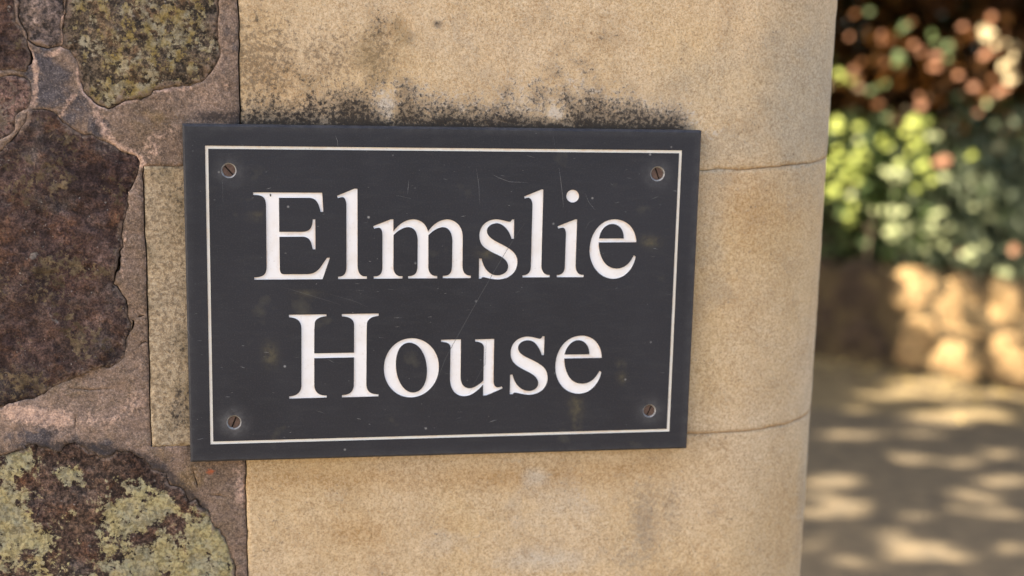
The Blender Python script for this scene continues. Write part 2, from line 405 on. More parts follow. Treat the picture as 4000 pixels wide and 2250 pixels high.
def sand_masks(P, vv):
    px, py = P; n = fbm(vv[:, 0], vv[:, 1], 25, 4, 77); n5 = fbm(vv[:, 0], vv[:, 1] * .6, 60, 4, 78)
    top = (py < 520)
    line = 505 + (px - 1000) * .012
    hgt = 72 + 95 * np.exp(-((px - 1500) / 330) ** 2) + 80 * np.exp(-((px - 2180) / 260) ** 2) + 25 * np.exp(-((px - 2560) / 130) ** 2) + 55 * n + 38 * n5
    dz = (line - py) / np.maximum(hgt, 8)
    mould = np.where((dz > -.6), np.exp(-np.clip(dz, 0, 9) ** 2 * .75), 0) * (.86 + .22 * n5) + np.where((dz > -.6), np.exp(-np.clip(line - py, 0, 900) / 20), 0) * (.55 + .5 * np.clip((px - 1250) / 150, 0, 1))
    mould *= np.clip((2740 - px) / 120, 0, 1) * np.clip((px - 700) / 120, 0, 1) * (py < 560)
    mould = np.maximum(mould, ell(P, [(1710, 95, 26, 16, .75), (1480, 100, 90, 60, .35), (700, 1600, 45, 100, .55), (705, 720, 20, 60, .5), (690, 560, 60, 50, .5), (1220, 300, 130, 40, .25)]))
    mould = mould * (1 - .6 * ell(P, [(1495, 400, 50, 60, 1), (1520, 450, 25, 40, .8), (2165, 440, 45, 28, 1)]))
    crust = np.where(dz > -.3, np.exp(-((dz - .9) / .7) ** 2), 0) * .5 * (py < 520) * np.clip((px - 1300) / 300, 0, 1) * np.clip((2800 - px) / 100, 0, 1)
    crust = np.maximum(crust, ell(P, [(1500, 410, 55, 80, .85), (2165, 440, 45, 28, .95), (1800, 440, 60, 30, .5), (2380, 430, 60, 25, .5), (1320, 440, 60, 30, .4), (2790, 520, 45, 25, .5), (2260, 1930, 50, 60, .35), (2600, 440, 120, 50, .6)]))
    freck = ell(P, [(1000, 250, 300, 330, .74), (1300, 230, 250, 200, .66), (1480, 200, 120, 240, .72), (1150, 420, 250, 90, .72), (900, 180, 120, 400, .62), (1700, 400, 200, 90, .5)])
    midq = (py > 640) & (py < 1760) & (px < 760)
    freck = np.where(midq, .66, freck)
    freck = np.maximum(freck, ell(P, [(1080, 2050, 120, 200, .42), (1080, 1900, 100, 90, .4), (3000, 180, 260, 140, .3), (3050, 550, 250, 100, .33)]))
    olive = ell(P, [(1470, 220, 170, 230, .65), (1550, 130, 70, 120, .7), (1250, 330, 260, 90, .5), (1050, 100, 260, 120, .4)])
    olive = np.where(midq, .5 + .4 * n, olive); mould = np.where(midq & (mould < .3), .16 + .25 * n, mould)
    orange = ell(P, [(2960, 800, 170, 150, .75), (1200, 1870, 900, 60, .75), (2000, 1860, 500, 50, .9), (2450, 1830, 250, 40, .8), (1400, 2080, 140, 70, .8), (1150, 350, 130, 90, .5), (1900, 280, 120, 200, .3), (3080, 2000, 90, 200, .5), (1560, 100, 60, 50, .5)])
    pale = ell(P, [(2160, 2000, 260, 160, .5), (2090, 1860, 60, 50, .8), (2130, 2190, 300, 60, .7), (1750, 2130, 180, 80, .45), (1250, 1930, 110, 40, .35), (3090, 2020, 60, 60, .5), (1850, 180, 260, 180, .35)])
    grey = ell(P, [(3150, 400, 200, 380, 1.0), (2800, 330, 380, 220, .55), (2790, 900, 70, 350, .5), (3170, 1900, 60, 420, .7), (2900, 570, 300, 90, .6), (1850, 250, 330, 260, .3), (3150, 150, 90, 200, .4)])
    grey = np.where(midq, .62, grey)
    soot = ell(P, [(2520, 2050, 80, 200, .72), (2620, 1990, 60, 180, .5), (2480, 2180, 110, 80, .6), (2700, 830, 60, 300, .15)])
    u_, v_ = vv[:, 0], vv[:, 1]; zt_ = zj1 + np.where(u_ > X0 - .03, np.where(u_ < X0 + .01, (u_ - X0 + .03) / .04 * .001, .001 + .009 * np.clip((u_ - X0 - .01) / (UARC - X0 - .01), 0, 1)), 0)
    wv = .0009 * fbm(u_, v_ * 0, 90, 3, 91)
    joint = np.maximum(.85 * np.exp(-((v_ - zt_ - .0006 - wv) / .0020) ** 2), .85 * np.exp(-((v_ - zj2 - .0006 - wv) / .0024) ** 2)) * np.clip((u_ - wp(2680, 1100)[0]) / .01, 0, 1) * np.where(v_ > zj1 - .05, np.clip((u_ - wp(2790, 650)[0]) / .02, .25, 1), 1)
    sq = ell(P, [(2745, 1560, 6, 60, .8)])
    return {'mask_a': (mould, freck, olive), 'mask_b': (pale, orange, grey), 'mask_c': (crust, soot, np.maximum(joint, sq))}

zj1 = wp(640, 649)[1]; zj2 = wp(655, 1744)[1]; zs = zj1 - zj2
xq_top = wp(931, 250)[0]; xq_mid_t, xq_mid_b = wp(556, 650)[0], wp(590, 1743)[0]; xq_bot_t, xq_bot_b = wp(957, 1810)[0], wp(967, 2240)[0]
ZL = 0.93 * 0 + zj2 - zs; ZU = zj1 + zs
GAP = .00006
def in_view_pts(lo, hi):
    P = []
    for (x0, x1, y0, y1, s) in ((lo[0], min(hi[0], UARC), lo[1], hi[1], .0032), (UARC, hi[0], lo[1], hi[1], .012)):
        if x1 <= x0: continue
        gx, gy = np.meshgrid(np.arange(x0, x1, s), np.arange(y0, y1, s * .87)); gx[1::2] += s / 2
        P.append(np.stack([gx.ravel(), gy.ravel()], -1))
    return np.concatenate(P)
def view_filter(fn):
    def f(lo, hi):
        P = fn(lo, hi); zc = (P[:, 1] > wp(2000, 2330)[1]) & (P[:, 1] < wp(2000, -80)[1])
        s = .014; gx, gy = np.meshgrid(np.arange(lo[0], hi[0], s), np.arange(lo[1], hi[1], s)); Q = np.stack([gx.ravel(), gy.ravel()], -1)
        zq = (Q[:, 1] > wp(2000, 2330)[1]) & (Q[:, 1] < wp(2000, -80)[1])
        return np.concatenate([P[zc], Q[~zq]])
    return f
RISE = .010
quoin_loops = [
    [(xq_mid_b + .001, zj2 + GAP), (UEND, zj2 + GAP), (UEND, zj1 - GAP + RISE), (UARC, zj1 - GAP + RISE), (X0 + .01, zj1 - GAP + .001), (X0 - .03, zj1 - GAP), (xq_mid_t + .001, zj1 - GAP)],
    [(xq_top + .001, zj1 + GAP), (X0 - .03, zj1 + GAP), (X0 + .01, zj1 + GAP + .001), (UARC, zj1 + GAP + RISE), (UEND, zj1 + GAP + RISE), (UEND, ZU - GAP), (xq_top + .001, ZU - GAP)],
    [(xq_bot_b + .001, ZL + GAP), (UEND, ZL + GAP), (UEND, zj2 - GAP), (xq_bot_t + .001, zj2 - GAP)]]
for i, L in enumerate(quoin_loops):
    slab('quoin', L, .0032, .0012, .0003, SAND, 31 + 7 * i, wall, spc_fn=view_filter(in_view_pts), maskfn=sand_masks, jit=.0011, jseed=31)
# quoins above and below the picture
k = 0; z = ZL; lefts = [xq_mid_t, xq_top]
while z > .02:
    z1 = z; z0 = max(z - zs, 0.0); k += 1
    slab('quoin', [(lefts[(k + 1) % 2], z0 + GAP), (UEND, z0 + GAP), (UEND, z1 - GAP), (lefts[(k + 1) % 2], z1 - GAP)], .014, .0015, .003, SAND, 60 + k, wall, maskfn=sand_masks)
    z = z0
z = ZU; k = 0
while z < ZTOP - .02:
    z0 = z; z1 = min(z + zs, ZTOP); k += 1
    slab('quoin', [(lefts[(k + 1) % 2], z0 + GAP), (UEND, z0 + GAP), (UEND, z1 - GAP), (lefts[(k + 1) % 2], z1 - GAP)], .014, .0015, .003, SAND, 80 + k, wall, maskfn=sand_masks)
    z = z1

# rubble stones of the picture, each with its own outline
XLF = -2.4
def W2(L): return [wp(*q) for q in L]
traced = [
 ('dark', W2([(150, 420), (110, 440), (75, 480), (62, 530), (30, 560), (-90, 640), (-90, 1590), (60, 1578), (130, 1558), (200, 1520), (270, 1482), (360, 1452), (425, 1425), (478, 1398), (492, 1330), (512, 1262), (500, 1200), (478, 1140), (452, 1100), (462, 1045), (472, 960), (490, 900), (486, 800), (498, 765), (528, 735), (547, 700), (549, 650), (530, 618), (500, 596), (430, 572), (350, 528), (290, 500), (240, 470), (200, 442)]), .0032),
 ('lichen', W2([(252, -60), (246, 60), (250, 100), (236, 180), (262, 215), (292, 255), (303, 300), (318, 345), (368, 398), (420, 406), (500, 386), (570, 368), (608, 345), (730, 340), (800, 318), (842, 282), (862, 210), (850, 110), (850, -60)]), .0030),
 ('grey', W2([(72, -60), (78, 80), (98, 128), (118, 172), (160, 200), (196, 206), (228, 186), (236, 140), (238, 60), (238, -60)]), .0014),
 ('dark', W2([(-90, -60), (52, -60), (62, 60), (84, 110), (104, 170), (126, 222), (120, 250), (100, 272), (60, 284), (-90, 284)]), .0030),
 ('purple', W2([(-90, 310), (40, 308), (110, 312), (124, 352), (112, 396), (92, 440), (66, 480), (54, 520), (20, 548), (-90, 620)]), .0018),
 ('cream', W2([(-90, 1760), (150, 1752), (300, 1752), (440, 1766), (560, 1800), (650, 1862), (720, 1930), (800, 2008), (862, 2090), (902, 2170), (918, 2250), (920, 2400), (-90, 2400)]), .0045),
]
mortar_holes = []
def lich_mask(P, vv):
    px, py = P; m = np.full_like(px, .5)
    m = .42 + ell(P, [(620, 1960, 160, 120, .35), (800, 2130, 130, 120, .45), (480, 2010, 120, 100, .3), (60, 2020, 120, 110, .5), (90, 1790, 80, 35, .45), (260, 1840, 60, 50, .4), (640, 2180, 220, 90, .3), (500, 360, 240, 60, .3), (700, 120, 200, 120, .18), (420, 240, 120, 80, .15)])
    m = m - strokes(P, [(38, .55, [(150, 1765), (300, 1770), (440, 1785), (560, 1815), (650, 1880), (720, 1945)])])
    m = m - .45 * ell(P, [(180, 1950, 110, 90, 1), (330, 2080, 60, 160, .8), (455, 1945, 25, 45, 1), (590, 2090, 80, 25, .9), (420, 1830, 260, 35, .8), (650, 1850, 150, 60, .6), (690, 2060, 50, 60, .7), (360, 300, 60, 80, .6)])
    dist = seg_dist(vv, [CUR[0]]); sm = np.exp(-dist / (.0055 if CUR[1] != 'lichen' else .010)) * .95
    return {'mask_a': (m, sm, m * 0)}
CUR = [None, None]
for i, (mt, L, dome) in enumerate(traced):
    Ls = densify(smooth_loop(L, 1), .0026, .015 if mt == 'cream' else .0065, 100 + i); CUR[0] = Ls; CUR[1] = mt
    slab('rubble_stone', Ls, .0026, {'grey': .0014, 'dark': .0058, 'cream': .0045}.get(mt, .0034), .0009, RUB[mt], 200 + 9 * i, wall, dome=dome * .6, off=-.0004, maskfn=lich_mask)
    c = Ls.mean(0)
    # the mortar stops a hair short of the stone; the crack opens and closes along it
    nx = np.roll(Ls, -1, 0) - np.roll(Ls, 1, 0); nl = np.linalg.norm(nx, axis=1)[:, None] + 1e-9; nx = nx / nl
    ar = np.sum(Ls[:, 0] * np.roll(Ls[:, 1], -1) - np.roll(Ls[:, 0], -1) * Ls[:, 1]); sgn = 1 if ar > 0 else -1
    out = np.stack([nx[:, 1], -nx[:, 0]], -1) * sgn
    wob = np.clip(.0002 + .0017 * fbm(Ls[:, 0], Ls[:, 1], 17, 4, 300 + i), .00004, .0024)
    lx, ly = to_px(Ls[:, 0], 0 * Ls[:, 0] + WALL_Y, Ls[:, 1])
    wob = wob + .0028 * ell((lx, ly), [(462, 1060, 14, 55, 1), (480, 1190, 14, 16, .8), (128, 235, 20, 30, 1.1), (112, 200, 10, 30, .6), (70, 545, 16, 22, .6), (520, 730, 12, 14, .6)])
    hl = Ls + out * wob[:, None]
    mortar_holes.append(hl)

def mort_masks(P, vv):
    pink = strokes(P, [
        (13, .9, [(105, 178), (132, 240), (142, 290), (138, 360), (118, 425)]), (12, .8, [(248, 60), (256, 100), (243, 185), (215, 210), (180, 215)]),
        (12, .8, [(298, 270), (312, 330), (365, 405), (420, 418), (500, 395), (610, 352), (740, 345)]),
        (14, .75, [(285, 375), (258, 415), (230, 460)]), (22, .7, [(370, 425), (400, 500), (440, 560), (510, 595), (560, 640)]),
        (10, .6, [(562, 700), (575, 1000), (585, 1300)]), (10, .55, [(490, 900), (475, 1080)]),
        (45, .95, [(40, 1600), (160, 1625), (250, 1640)]), (40, .5, [(250, 1640), (420, 1640), (560, 1560)]), (60, .35, [(620, 380), (780, 420), (880, 330)]),
        (40, .6, [(940, 1840), (945, 1950)]), (60, .45, [(650, 520), (600, 600)]), (40, .3, [(60, 420), (70, 560)])])
    grey = np.maximum(strokes(P, [(45, .6, [(60, 1740), (300, 1740), (440, 1755), (560, 1790), (650, 1850)])]), ell(P, [(190, 330, 100, 110, 1.0), (160, 250, 60, 90, .8), (300, 440, 90, 90, .85), (380, 500, 60, 60, .75), (150, 1700, 200, 50, .75), (60, 420, 60, 160, .5), (890, 150, 60, 250, .4), (530, 1000, 40, 400, .25), (380, 1650, 80, 50, .4)]))
    ol = ell(P, [(620, 470, 120, 60, .7), (250, 1510, 150, 60, .6), (740, 1880, 90, 60, .8), (640, 1770, 100, 60, .5)])
    px, py = P
    bl = strokes(P, [(38, .72, [(150, 1745), (300, 1745), (440, 1760), (560, 1790), (650, 1850), (720, 1915), (790, 1980)])])
    bl = np.maximum(bl, ell(P, [(840, 455, 130, 35, .75), (920, 460, 60, 60, .8), (720, 455, 90, 25, .4), (640, 1800, 150, 40, .5), (850, 1850, 40, 30, .5), (380, 505, 25, 30, .8), (630, 600, 12, 12, .9), (280, 400, 25, 40, .6)]))
    rust = ell(P, [(822, 1843, 26, 18, .85), (780, 1835, 30, 12, .45)])
    return {'mask_a': (pink, grey, ol), 'mask_b': (bl, rust, 0 * px)}
xb = wp(-70, 1100)[0]; zt = wp(500, -45)[1]; zb = wp(500, 2385)[1]
dom = [(xb, zb), (xq_bot_b - GAP, zb), (xq_bot_t - GAP, zj2 - GAP), (xq_mid_b - GAP, zj2 - GAP), (xq_mid_t - GAP, zj1 + GAP), (xq_top - GAP, zj1 + GAP), (xq_top - GAP, zt), (xb, zt)]
# clip the holes to the domain so that outlines stay simple
clipped = []
for h in mortar_holes:
    h = h.copy(); h[:, 0] = np.clip(h[:, 0], xb + .0015, None); h[:, 1] = np.clip(h[:, 1], zb + .0015, zt - .0015)
    keep = [h[0]]
    for q in h[1:]:
        if np.linalg.norm(q - keep[-1]) > 2e-4: keep.append(q)
    clipped.append(np.array(keep))
def slit(pl, w):
    P = np.array([wp(*q) for q in pl]); t = np.gradient(P, axis=0); t /= np.linalg.norm(t, axis=1)[:, None]; n = np.stack([-t[:, 1], t[:, 0]], -1) * w
    n[0] *= .15; n[-1] *= .15; n *= rng.uniform(.5, 1.3, (len(P), 1)); return np.concatenate([P + n, (P - n)[::-1]])
for pl, w in [([(512, 1248), (520, 1252), (522, 1262), (516, 1285), (508, 1296)], .0008), ([(535, 1240), (548, 1236), (566, 1231)], .0005), ([(545, 1352), (556, 1340), (570, 1333), (578, 1345)], .0006),
              ([(752, 1828), (760, 1860), (770, 1890), (772, 1905)], .0005), ([(820, 1935), (860, 1938), (885, 1944)], .0004), ([(735, 618), (745, 622), (756, 620)], .0006), ([(556, 668), (557, 690), (556, 708)], .0010),
              ([(298, 1620), (294, 1660), (297, 1700)], .0003), ([(270, 1515), (350, 1525), (440, 1518)], .00025)]: clipped.append(slit(pl, w))
slab('mortar', dom, .0026, .0030, .0003, MORT, 400, wall, off=.0002, holes=clipped, maskfn=mort_masks, jit=.0011, jseed=31)

# the rest of the wall, outside the picture: random rubble in lime mortar
def flat(u, v, off): return np.stack([u, WALL_Y - off, v], -1)
def clip_half(P, n, c):
    out = []
    for i in range(len(P)):
        a, b = P[i], P[(i + 1) % len(P)]; da, db = a @ n - c, b @ n - c
        if da <= 0: out.append(a)
        if da * db < 0: out.append(a + (b - a) * da / (da - db))
    return out
def rubble_zone(x0, x1, z0, z1, cx, cz, seed, parent, mapping=flat, mats=None, dome=.006, amp=.004, sp_=.014, gap=.007, sm=2, jt=.28):
    r = np.random.default_rng(seed); nx = max(1, round((x1 - x0) / cx)); nz = max(1, round((z1 - z0) / cz)); pts = []
    for j in range(nz):
        for i in range(nx):
            pts.append(np.array([x0 + (i + .5 + .5 * (j % 2) * (nx > 1) - .25 * (nx > 1) + r.uniform(-jt, jt)) * (x1 - x0) / nx, z0 + (j + .5 + r.uniform(-.22, .22)) * (z1 - z0) / nz]))
    for i, p in enumerate(pts):
        P = [np.array(q, float) for q in ((x0, z0), (x1, z0), (x1, z1), (x0, z1))]
        for j, q in enumerate(pts):
            if i != j and np.linalg.norm(p - q) < 4 * max(cx, cz):
                n = (q - p); l = np.linalg.norm(n); n = n / l; P = clip_half(P, n, ((p + q) / 2) @ n - gap)
                if len(P) < 3: break
        if len(P) < 3: continue
        L = smooth_loop(P, sm); c = L.mean(0); L = c + (L - c) * .97
        if (L.max(0) - L.min(0)).min() < .03: continue
        m = (mats or ['dark', 'lichen', 'purple', 'cream', 'grey', 'dark'])
        mm = m(c) if callable(m) else m[r.integers(len(m))]; mm = RUB[mm] if isinstance(mm, str) else mm
        slab('rubble_stone', L, sp_, amp, .006, mm, seed * 10 + i, parent, dome=dome, mapping=mapping, off=-.002, back=.04,
             maskfn=lambda P, vv: {'mask_a': (np.full(len(vv), .5), np.zeros(len(vv)), np.zeros(len(vv)))})
rubble_zone(XLF, xb, 0, ZTOP, .26, .18, 3, wall)
rubble_zone(xb, xq_mid_t - .01, zt, ZTOP, .24, .17, 4, wall)
rubble_zone(xb, xq_mid_t - .01, 0, zb, .24, .17, 5, wall)
# backing masonry core behind the faces
def box(x0, x1, y0, y1, z0, z1):
    v = [(x, y, z) for x in (x0, x1) for y in (y0, y1) for z in (z0, z1)]
    return v, [(0, 1, 3, 2), (4, 6, 7, 5), (0, 4, 5, 1), (2, 3, 7, 6), (0, 2, 6, 4), (1, 5, 7, 3)]
def grid_sheet(x0, x1, z0, z1, y, s):
    nx = max(2, int((x1 - x0) / s)); nz = max(2, int((z1 - z0) / s)); X, Z = np.meshgrid(np.linspace(x0, x1, nx), np.linspace(z0, z1, nz))
    Y = y - .004 * fbm(X, Z, 20, 3, 9); v = np.stack([X.ravel(), Y.ravel(), Z.ravel()], -1)
    return v, [(j * nx + i, j * nx + i + 1, (j + 1) * nx + i + 1, (j + 1) * nx + i) for j in range(nz - 1) for i in range(nx - 1)]
for (a, b, c_, d_) in ((XLF, xb - .0005, 0, ZTOP), (xb, xq_top - .002, zt + .0005, ZTOP), (xb, xq_bot_b - .002, 0, zb - .0005)):
    v, f = grid_sheet(a, b, c_, d_, WALL_Y + .004, .02)
    me = new_mesh('mortar', v, f, MORT, True); z_ = np.zeros(len(v)); set_masks(me, 'mask_a', (z_ + .1, z_ + .3, z_ + .2)); set_masks(me, 'mask_b', (z_, z_, z_)); link('mortar', me, wall)
v, f = box(XLF, X0 + RC - .032, WALL_Y + .016, WALL_Y + DEPTH, 0, ZTOP - .01)
# keep the core inside the rounded corner
v = [(min(x, X0) if (x > 0 and y < .1) else x, y, z) for x, y, z in v]
me = new_mesh('core', v, f, MORT); z_ = np.zeros(8); set_masks(me, 'mask_a', (z_, z_, z_)); set_masks(me, 'mask_b', (z_, z_, z_)); link('core', me, wall)
x = XLF
while x < X0 + RC:
    x1 = min(x + .62, X0 + RC + .04); v, f = box(x + .003, x1 - .003, WALL_Y - .035, WALL_Y + DEPTH + .035, ZTOP, ZTOP + .09)
    me = new_mesh('coping_stone', v, f, SAND); link('coping_stone', me, wall); x = x1

# ------------------------------------------------------------------ the slate sign
sign = thing('name_sign', 'dark slate name sign screwed to the wall, white engraved serif lettering', 'sign', (0, 0, TOP[2] - SIGN_H))
def bez(tok, ox, oy, sc):
    """'M x,y L x,y C a b c' path in zoomed photograph pixels -> loop on the sign's face"""
    pts = []; cur = None; t = tok.replace(',', ' ').split(); i = 0; mode = 'M'
    while i < len(t):
        if t[i] in 'MLC': mode = t[i]; i += 1; continue
        if mode in 'ML': cur = (float(t[i]), float(t[i + 1])); pts.append(cur); i += 2
        else:
            p = [cur] + [(float(t[i + 2 * q_]), float(t[i + 2 * q_ + 1])) for q_ in range(3)]; i += 6
            for s_ in range(1, 13):
                u = s_ / 12; w = ((1 - u) ** 3, 3 * u * (1 - u) ** 2, 3 * u * u * (1 - u), u ** 3)
                pts.append((sum(a * b[0] for a, b in zip(w, p)), sum(a * b[1] for a, b in zip(w, p))))
            cur = p[3]
    out = [np.array(sp(ox + a * sc, oy + b * sc)) for a, b in pts]
    keep = [out[0]]
    for q_ in out[1:]:
        if np.linalg.norm(q_ - keep[-1]) > 8e-5: keep.append(q_)
    if np.linalg.norm(keep[0] - keep[-1]) < 8e-5: keep.pop()
    return np.array(keep)
k1 = 900 / 2371; k3 = 800 / 2318
A1 = (900, 650, k1); A2 = (1750, 650, k1); A3 = (1050, 1150, k3); A4 = (1700, 1150, k3)
circ = lambda cx, cy, r, n=40: [(cx + r * math.cos(2 * math.pi * i / n), cy + r * math.sin(2 * math.pi * i / n)) for i in range(n)]
def circle_path(cx, cy, r): return 'M ' + ' L '.join('%f,%f' % q_ for q_ in circ(cx, cy, r))
glyphs = [
 (A1, ['M 234,268 L 944,271 L 956,468 L 929,468 C 915,400 895,360 870,342 C 850,328 830,324 800,323 L 499,323 L 502,674 L 740,674 C 800,672 832,650 843,590 L 848,545 L 873,545 L 875,854 L 848,854 L 838,810 C 828,760 800,724 740,723 L 503,725 L 508,1050 C 510,1090 520,1108 550,1110 L 790,1109 C 860,1108 905,1075 940,1020 C 960,988 980,965 995,940 L 1024,940 L 948,1161 L 246,1166 L 246,1141 L 270,1141 C 340,1135 372,1110 373,1040 L 367,400 C 362,320 335,298 260,294 L 234,293']),
 (A1, ['M 1097,303 L 1275,230 L 1307,230 L 1308,1020 C 1310,1090 1335,1125 1375,1132 L 1404,1132 L 1404,1156 L 1108,1160 L 1108,1135 L 1130,1134 C 1170,1128 1194,1100 1195,1030 L 1194,400 C 1192,345 1175,315 1150,316 C 1135,317 1120,322 1105,327']),
 (A1, ['M 1470,615 L 1650,545 L 1677,545 L 1677,668 C 1720,610 1790,548 1880,545 C 1960,545 2020,600 2033,672 C 2080,600 2150,548 2235,545 C 2319,550 2390,620 2390,720 L 2388,1020 C 2389,1090 2414,1118 2460,1124 L 2474,1124 L 2474,1149 L 2186,1151 L 2186,1127 L 2210,1126 C 2255,1120 2278,1095 2281,1030 L 2285,770 C 2283,690 2255,632 2195,625 C 2140,622 2080,665 2037,708 L 2036,1040 C 2040,1095 2070,1124 2105,1127 L 2128,1127 L 2128,1152 L 1829,1153 L 1829,1129 L 1850,1129 C 1900,1122 1924,1095 1926,1030 L 1928,760 C 1925,680 1895,628 1832,625 C 1775,625 1725,662 1678,706 L 1677,1045 C 1680,1100 1710,1126 1745,1130 L 1770,1130 L 1770,1154 L 1475,1156 L 1475,1132 L 1500,1131 C 1545,1125 1565,1095 1565,1030 L 1565,700 C 1563,650 1545,628 1520,631 C 1505,633 1492,637 1480,642']),
 (A2, ['M 681,547 L 678,745 L 655,745 C 640,690 610,640 570,610 C 545,592 520,584 500,584 C 440,588 400,625 400,665 C 402,710 440,745 500,775 C 560,806 620,835 660,870 C 700,905 715,945 714,985 C 712,1090 630,1163 510,1163 C 450,1163 400,1145 370,1140 C 355,1138 345,1142 342,1155 L 318,1155 L 320,948 L 346,948 C 360,1030 410,1120 505,1122 C 575,1120 620,1080 619,1030 C 617,975 580,940 500,905 C 430,872 370,840 345,800 C 328,770 323,740 324,700 C 330,610 400,547 495,545 C 550,546 595,565 630,570 C 645,572 652,560 657,547']),
 (A2, ['M 783,310 L 965,237 L 981,237 L 960,1020 C 962,1075 985,1108 1020,1116 L 1048,1116 L 1046,1141 L 767,1142 L 767,1121 L 785,1120 C 830,1112 853,1085 853,1020 L 870,400 C 868,350 850,322 825,322 C 812,323 800,327 790,332']),
 (A2, ['M 1127,617 L 1310,545 L 1329,545 L 1312,1020 C 1316,1080 1335,1108 1370,1116 L 1396,1116 L 1394,1140 L 1119,1140 L 1119,1118 L 1140,1117 C 1180,1110 1200,1085 1203,1025 L 1214,700 C 1214,650 1200,628 1175,631 C 1160,633 1148,637 1136,641', circle_path(1283, 306, 65)]),
 (A2, ['M 1938,780 L 1551,782 C 1550,850 1565,920 1600,975 C 1635,1030 1685,1052 1740,1052 C 1820,1048 1870,1000 1912,916 L 1932,930 C 1905,1060 1815,1156 1700,1157 C 1560,1155 1458,1020 1457,870 C 1457,690 1570,545 1715,545 C 1840,545 1935,640 1938,780', 'M 1555,743 L 1809,743 C 1812,660 1770,593 1690,592 C 1615,595 1565,665 1555,743']),
 (A3, ['M 228,231 L 652,226 L 652,247 C 590,253 530,270 520,320 L 514,400 L 513,668 L 966,660 L 966,340 C 960,275 905,252 827,249 L 827,223 L 1243,216 L 1243,243 C 1165,250 1125,275 1110,325 L 1107,400 L 1103,1010 C 1105,1090 1140,1125 1210,1130 L 1240,1132 L 1240,1154 L 827,1166 L 827,1141 C 910,1138 950,1110 963,1040 L 965,713 L 513,723 L 514,1030 C 516,1100 560,1138 620,1143 L 655,1145 L 655,1167 L 232,1180 L 232,1155 C 310,1150 360,1120 370,1040 L 370,380 C 365,300 320,265 228,259']),
 (A3, ['M 1620,496 C 1790,496 1925,640 1925,820 C 1925,1010 1780,1166 1605,1166 C 1430,1166 1303,1020 1303,840 C 1303,650 1440,496 1620,496', 'M 1590,546 C 1710,550 1790,690 1791,870 C 1790,1010 1730,1110 1630,1111 C 1520,1110 1437,960 1437,790 C 1437,650 1490,548 1590,546']),
 (A4, ['M 67,514 L 291,509 L 287,940 C 288,1020 330,1062 385,1063 C 445,1062 505,1015 546,975 L 552,600 C 548,560 520,538 452,534 L 452,510 L 667,504 L 659,980 C 662,1030 680,1055 715,1052 C 730,1051 745,1045 752,1040 L 762,1065 L 580,1142 L 542,1147 L 543,1020 C 490,1080 420,1150 325,1152 C 230,1150 170,1080 168,950 L 174,600 C 172,560 140,540 67,538']),
 (A4, ['M 1237,475 L 1230,688 L 1206,688 C 1195,640 1170,590 1130,550 C 1105,528 1080,520 1045,520 C 985,522 937,560 937,608 C 940,660 985,690 1060,725 C 1140,762 1210,800 1240,840 C 1262,870 1272,905 1271,950 C 1268,1060 1180,1135 1060,1136 C 1000,1135 940,1115 905,1112 C 888,1112 882,1118 878,1130 L 845,1130 L 848,909 L 875,909 C 890,990 950,1092 1060,1093 C 1125,1092 1168,1050 1167,1000 C 1165,950 1120,910 1040,870 C 960,832 890,790 870,740 C 857,705 854,690 855,650 C 860,550 940,480 1045,478 C 1110,479 1150,500 1185,503 C 1200,500 1208,488 1213,475']),
 (A4, ['M 1885,718 L 1460,725 C 1460,800 1480,880 1515,935 C 1550,990 1610,1012 1665,1011 C 1750,1008 1810,960 1860,865 L 1881,880 C 1850,1020 1750,1124 1620,1124 C 1470,1122 1361,1000 1360,820 C 1360,620 1490,467 1660,467 C 1790,469 1885,570 1885,718', 'M 1464,682 L 1745,679 C 1748,590 1700,520 1620,518 C 1540,520 1480,600 1464,682']),
]
TH = .0105; ED = .0009                                # slate thickness, engraving depth
def tray(loops, name, mat, depth=ED, lip=.0003):
    """floor of an engraved shape and its painted sides"""
    lo = np.min([l.min(0) for l in loops], 0); hi = np.max([l.max(0) for l in loops], 0); s_ = .0022
    gx, gy = np.meshgrid(np.arange(lo[0], hi[0], s_), np.arange(lo[1], hi[1], s_)); P = np.stack([gx.ravel(), gy.ravel()], -1) + rng.uniform(-.0002, .0002, (gx.size, 2))
    P = P[inside(P, loops)]; P = P[seg_dist(P, loops) > .0009] if len(P) else P
    v, f = cdt(loops, P); be = boundary_edges(f); bi = sorted({a for e in be for a in e}); mp = {a: len(v) + i for i, a in enumerate(bi)}
    V = [(a, depth, b) for a, b in v] + [(v[i][0], lip, v[i][1]) for i in bi]
    F = [tuple(t) for t in f] + [(b, mp[b], mp[a], a) for a, b in be]
    me = new_mesh(name, V, F, mat)
    # warm tint along the upper edges of the carving
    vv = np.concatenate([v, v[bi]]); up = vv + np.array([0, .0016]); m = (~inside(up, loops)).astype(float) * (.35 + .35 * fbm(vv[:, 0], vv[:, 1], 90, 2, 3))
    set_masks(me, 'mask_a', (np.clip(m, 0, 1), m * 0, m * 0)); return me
holes = []
for fr, paths in glyphs:
    loops = [bez(p, *fr) for p in paths]; holes += loops
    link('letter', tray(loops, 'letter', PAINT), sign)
lo_ = [np.array(sp(*q_)) for q_ in ((801, 569), (2664, 587.5), (2615, 1685.5), (822, 1736))]
li_ = [np.array(sp(*q_)) for q_ in ((813, 581), (2653, 598.5), (2604.5, 1675.5), (833, 1725))]
lo_ = densify(lo_, .006); li_ = densify(li_, .006)
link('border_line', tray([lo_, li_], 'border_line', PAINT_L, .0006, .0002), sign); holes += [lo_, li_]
screws = [((893.6, 666), 48, .006), ((2568.5, 679), 68, .0062), ((914, 1650), 112, .006), ((2536.5, 1605), 114, .0058)]
RUST = mat_simple('rusty_steel', (.075, .045, .034), (.13, .085, .065), 500, .75, (.5, .0006), .4, .2)
RIM = mat_simple('worn_slate_rim', (.17, .17, .17), (.32, .32, .32), 300, .6, None, .3)
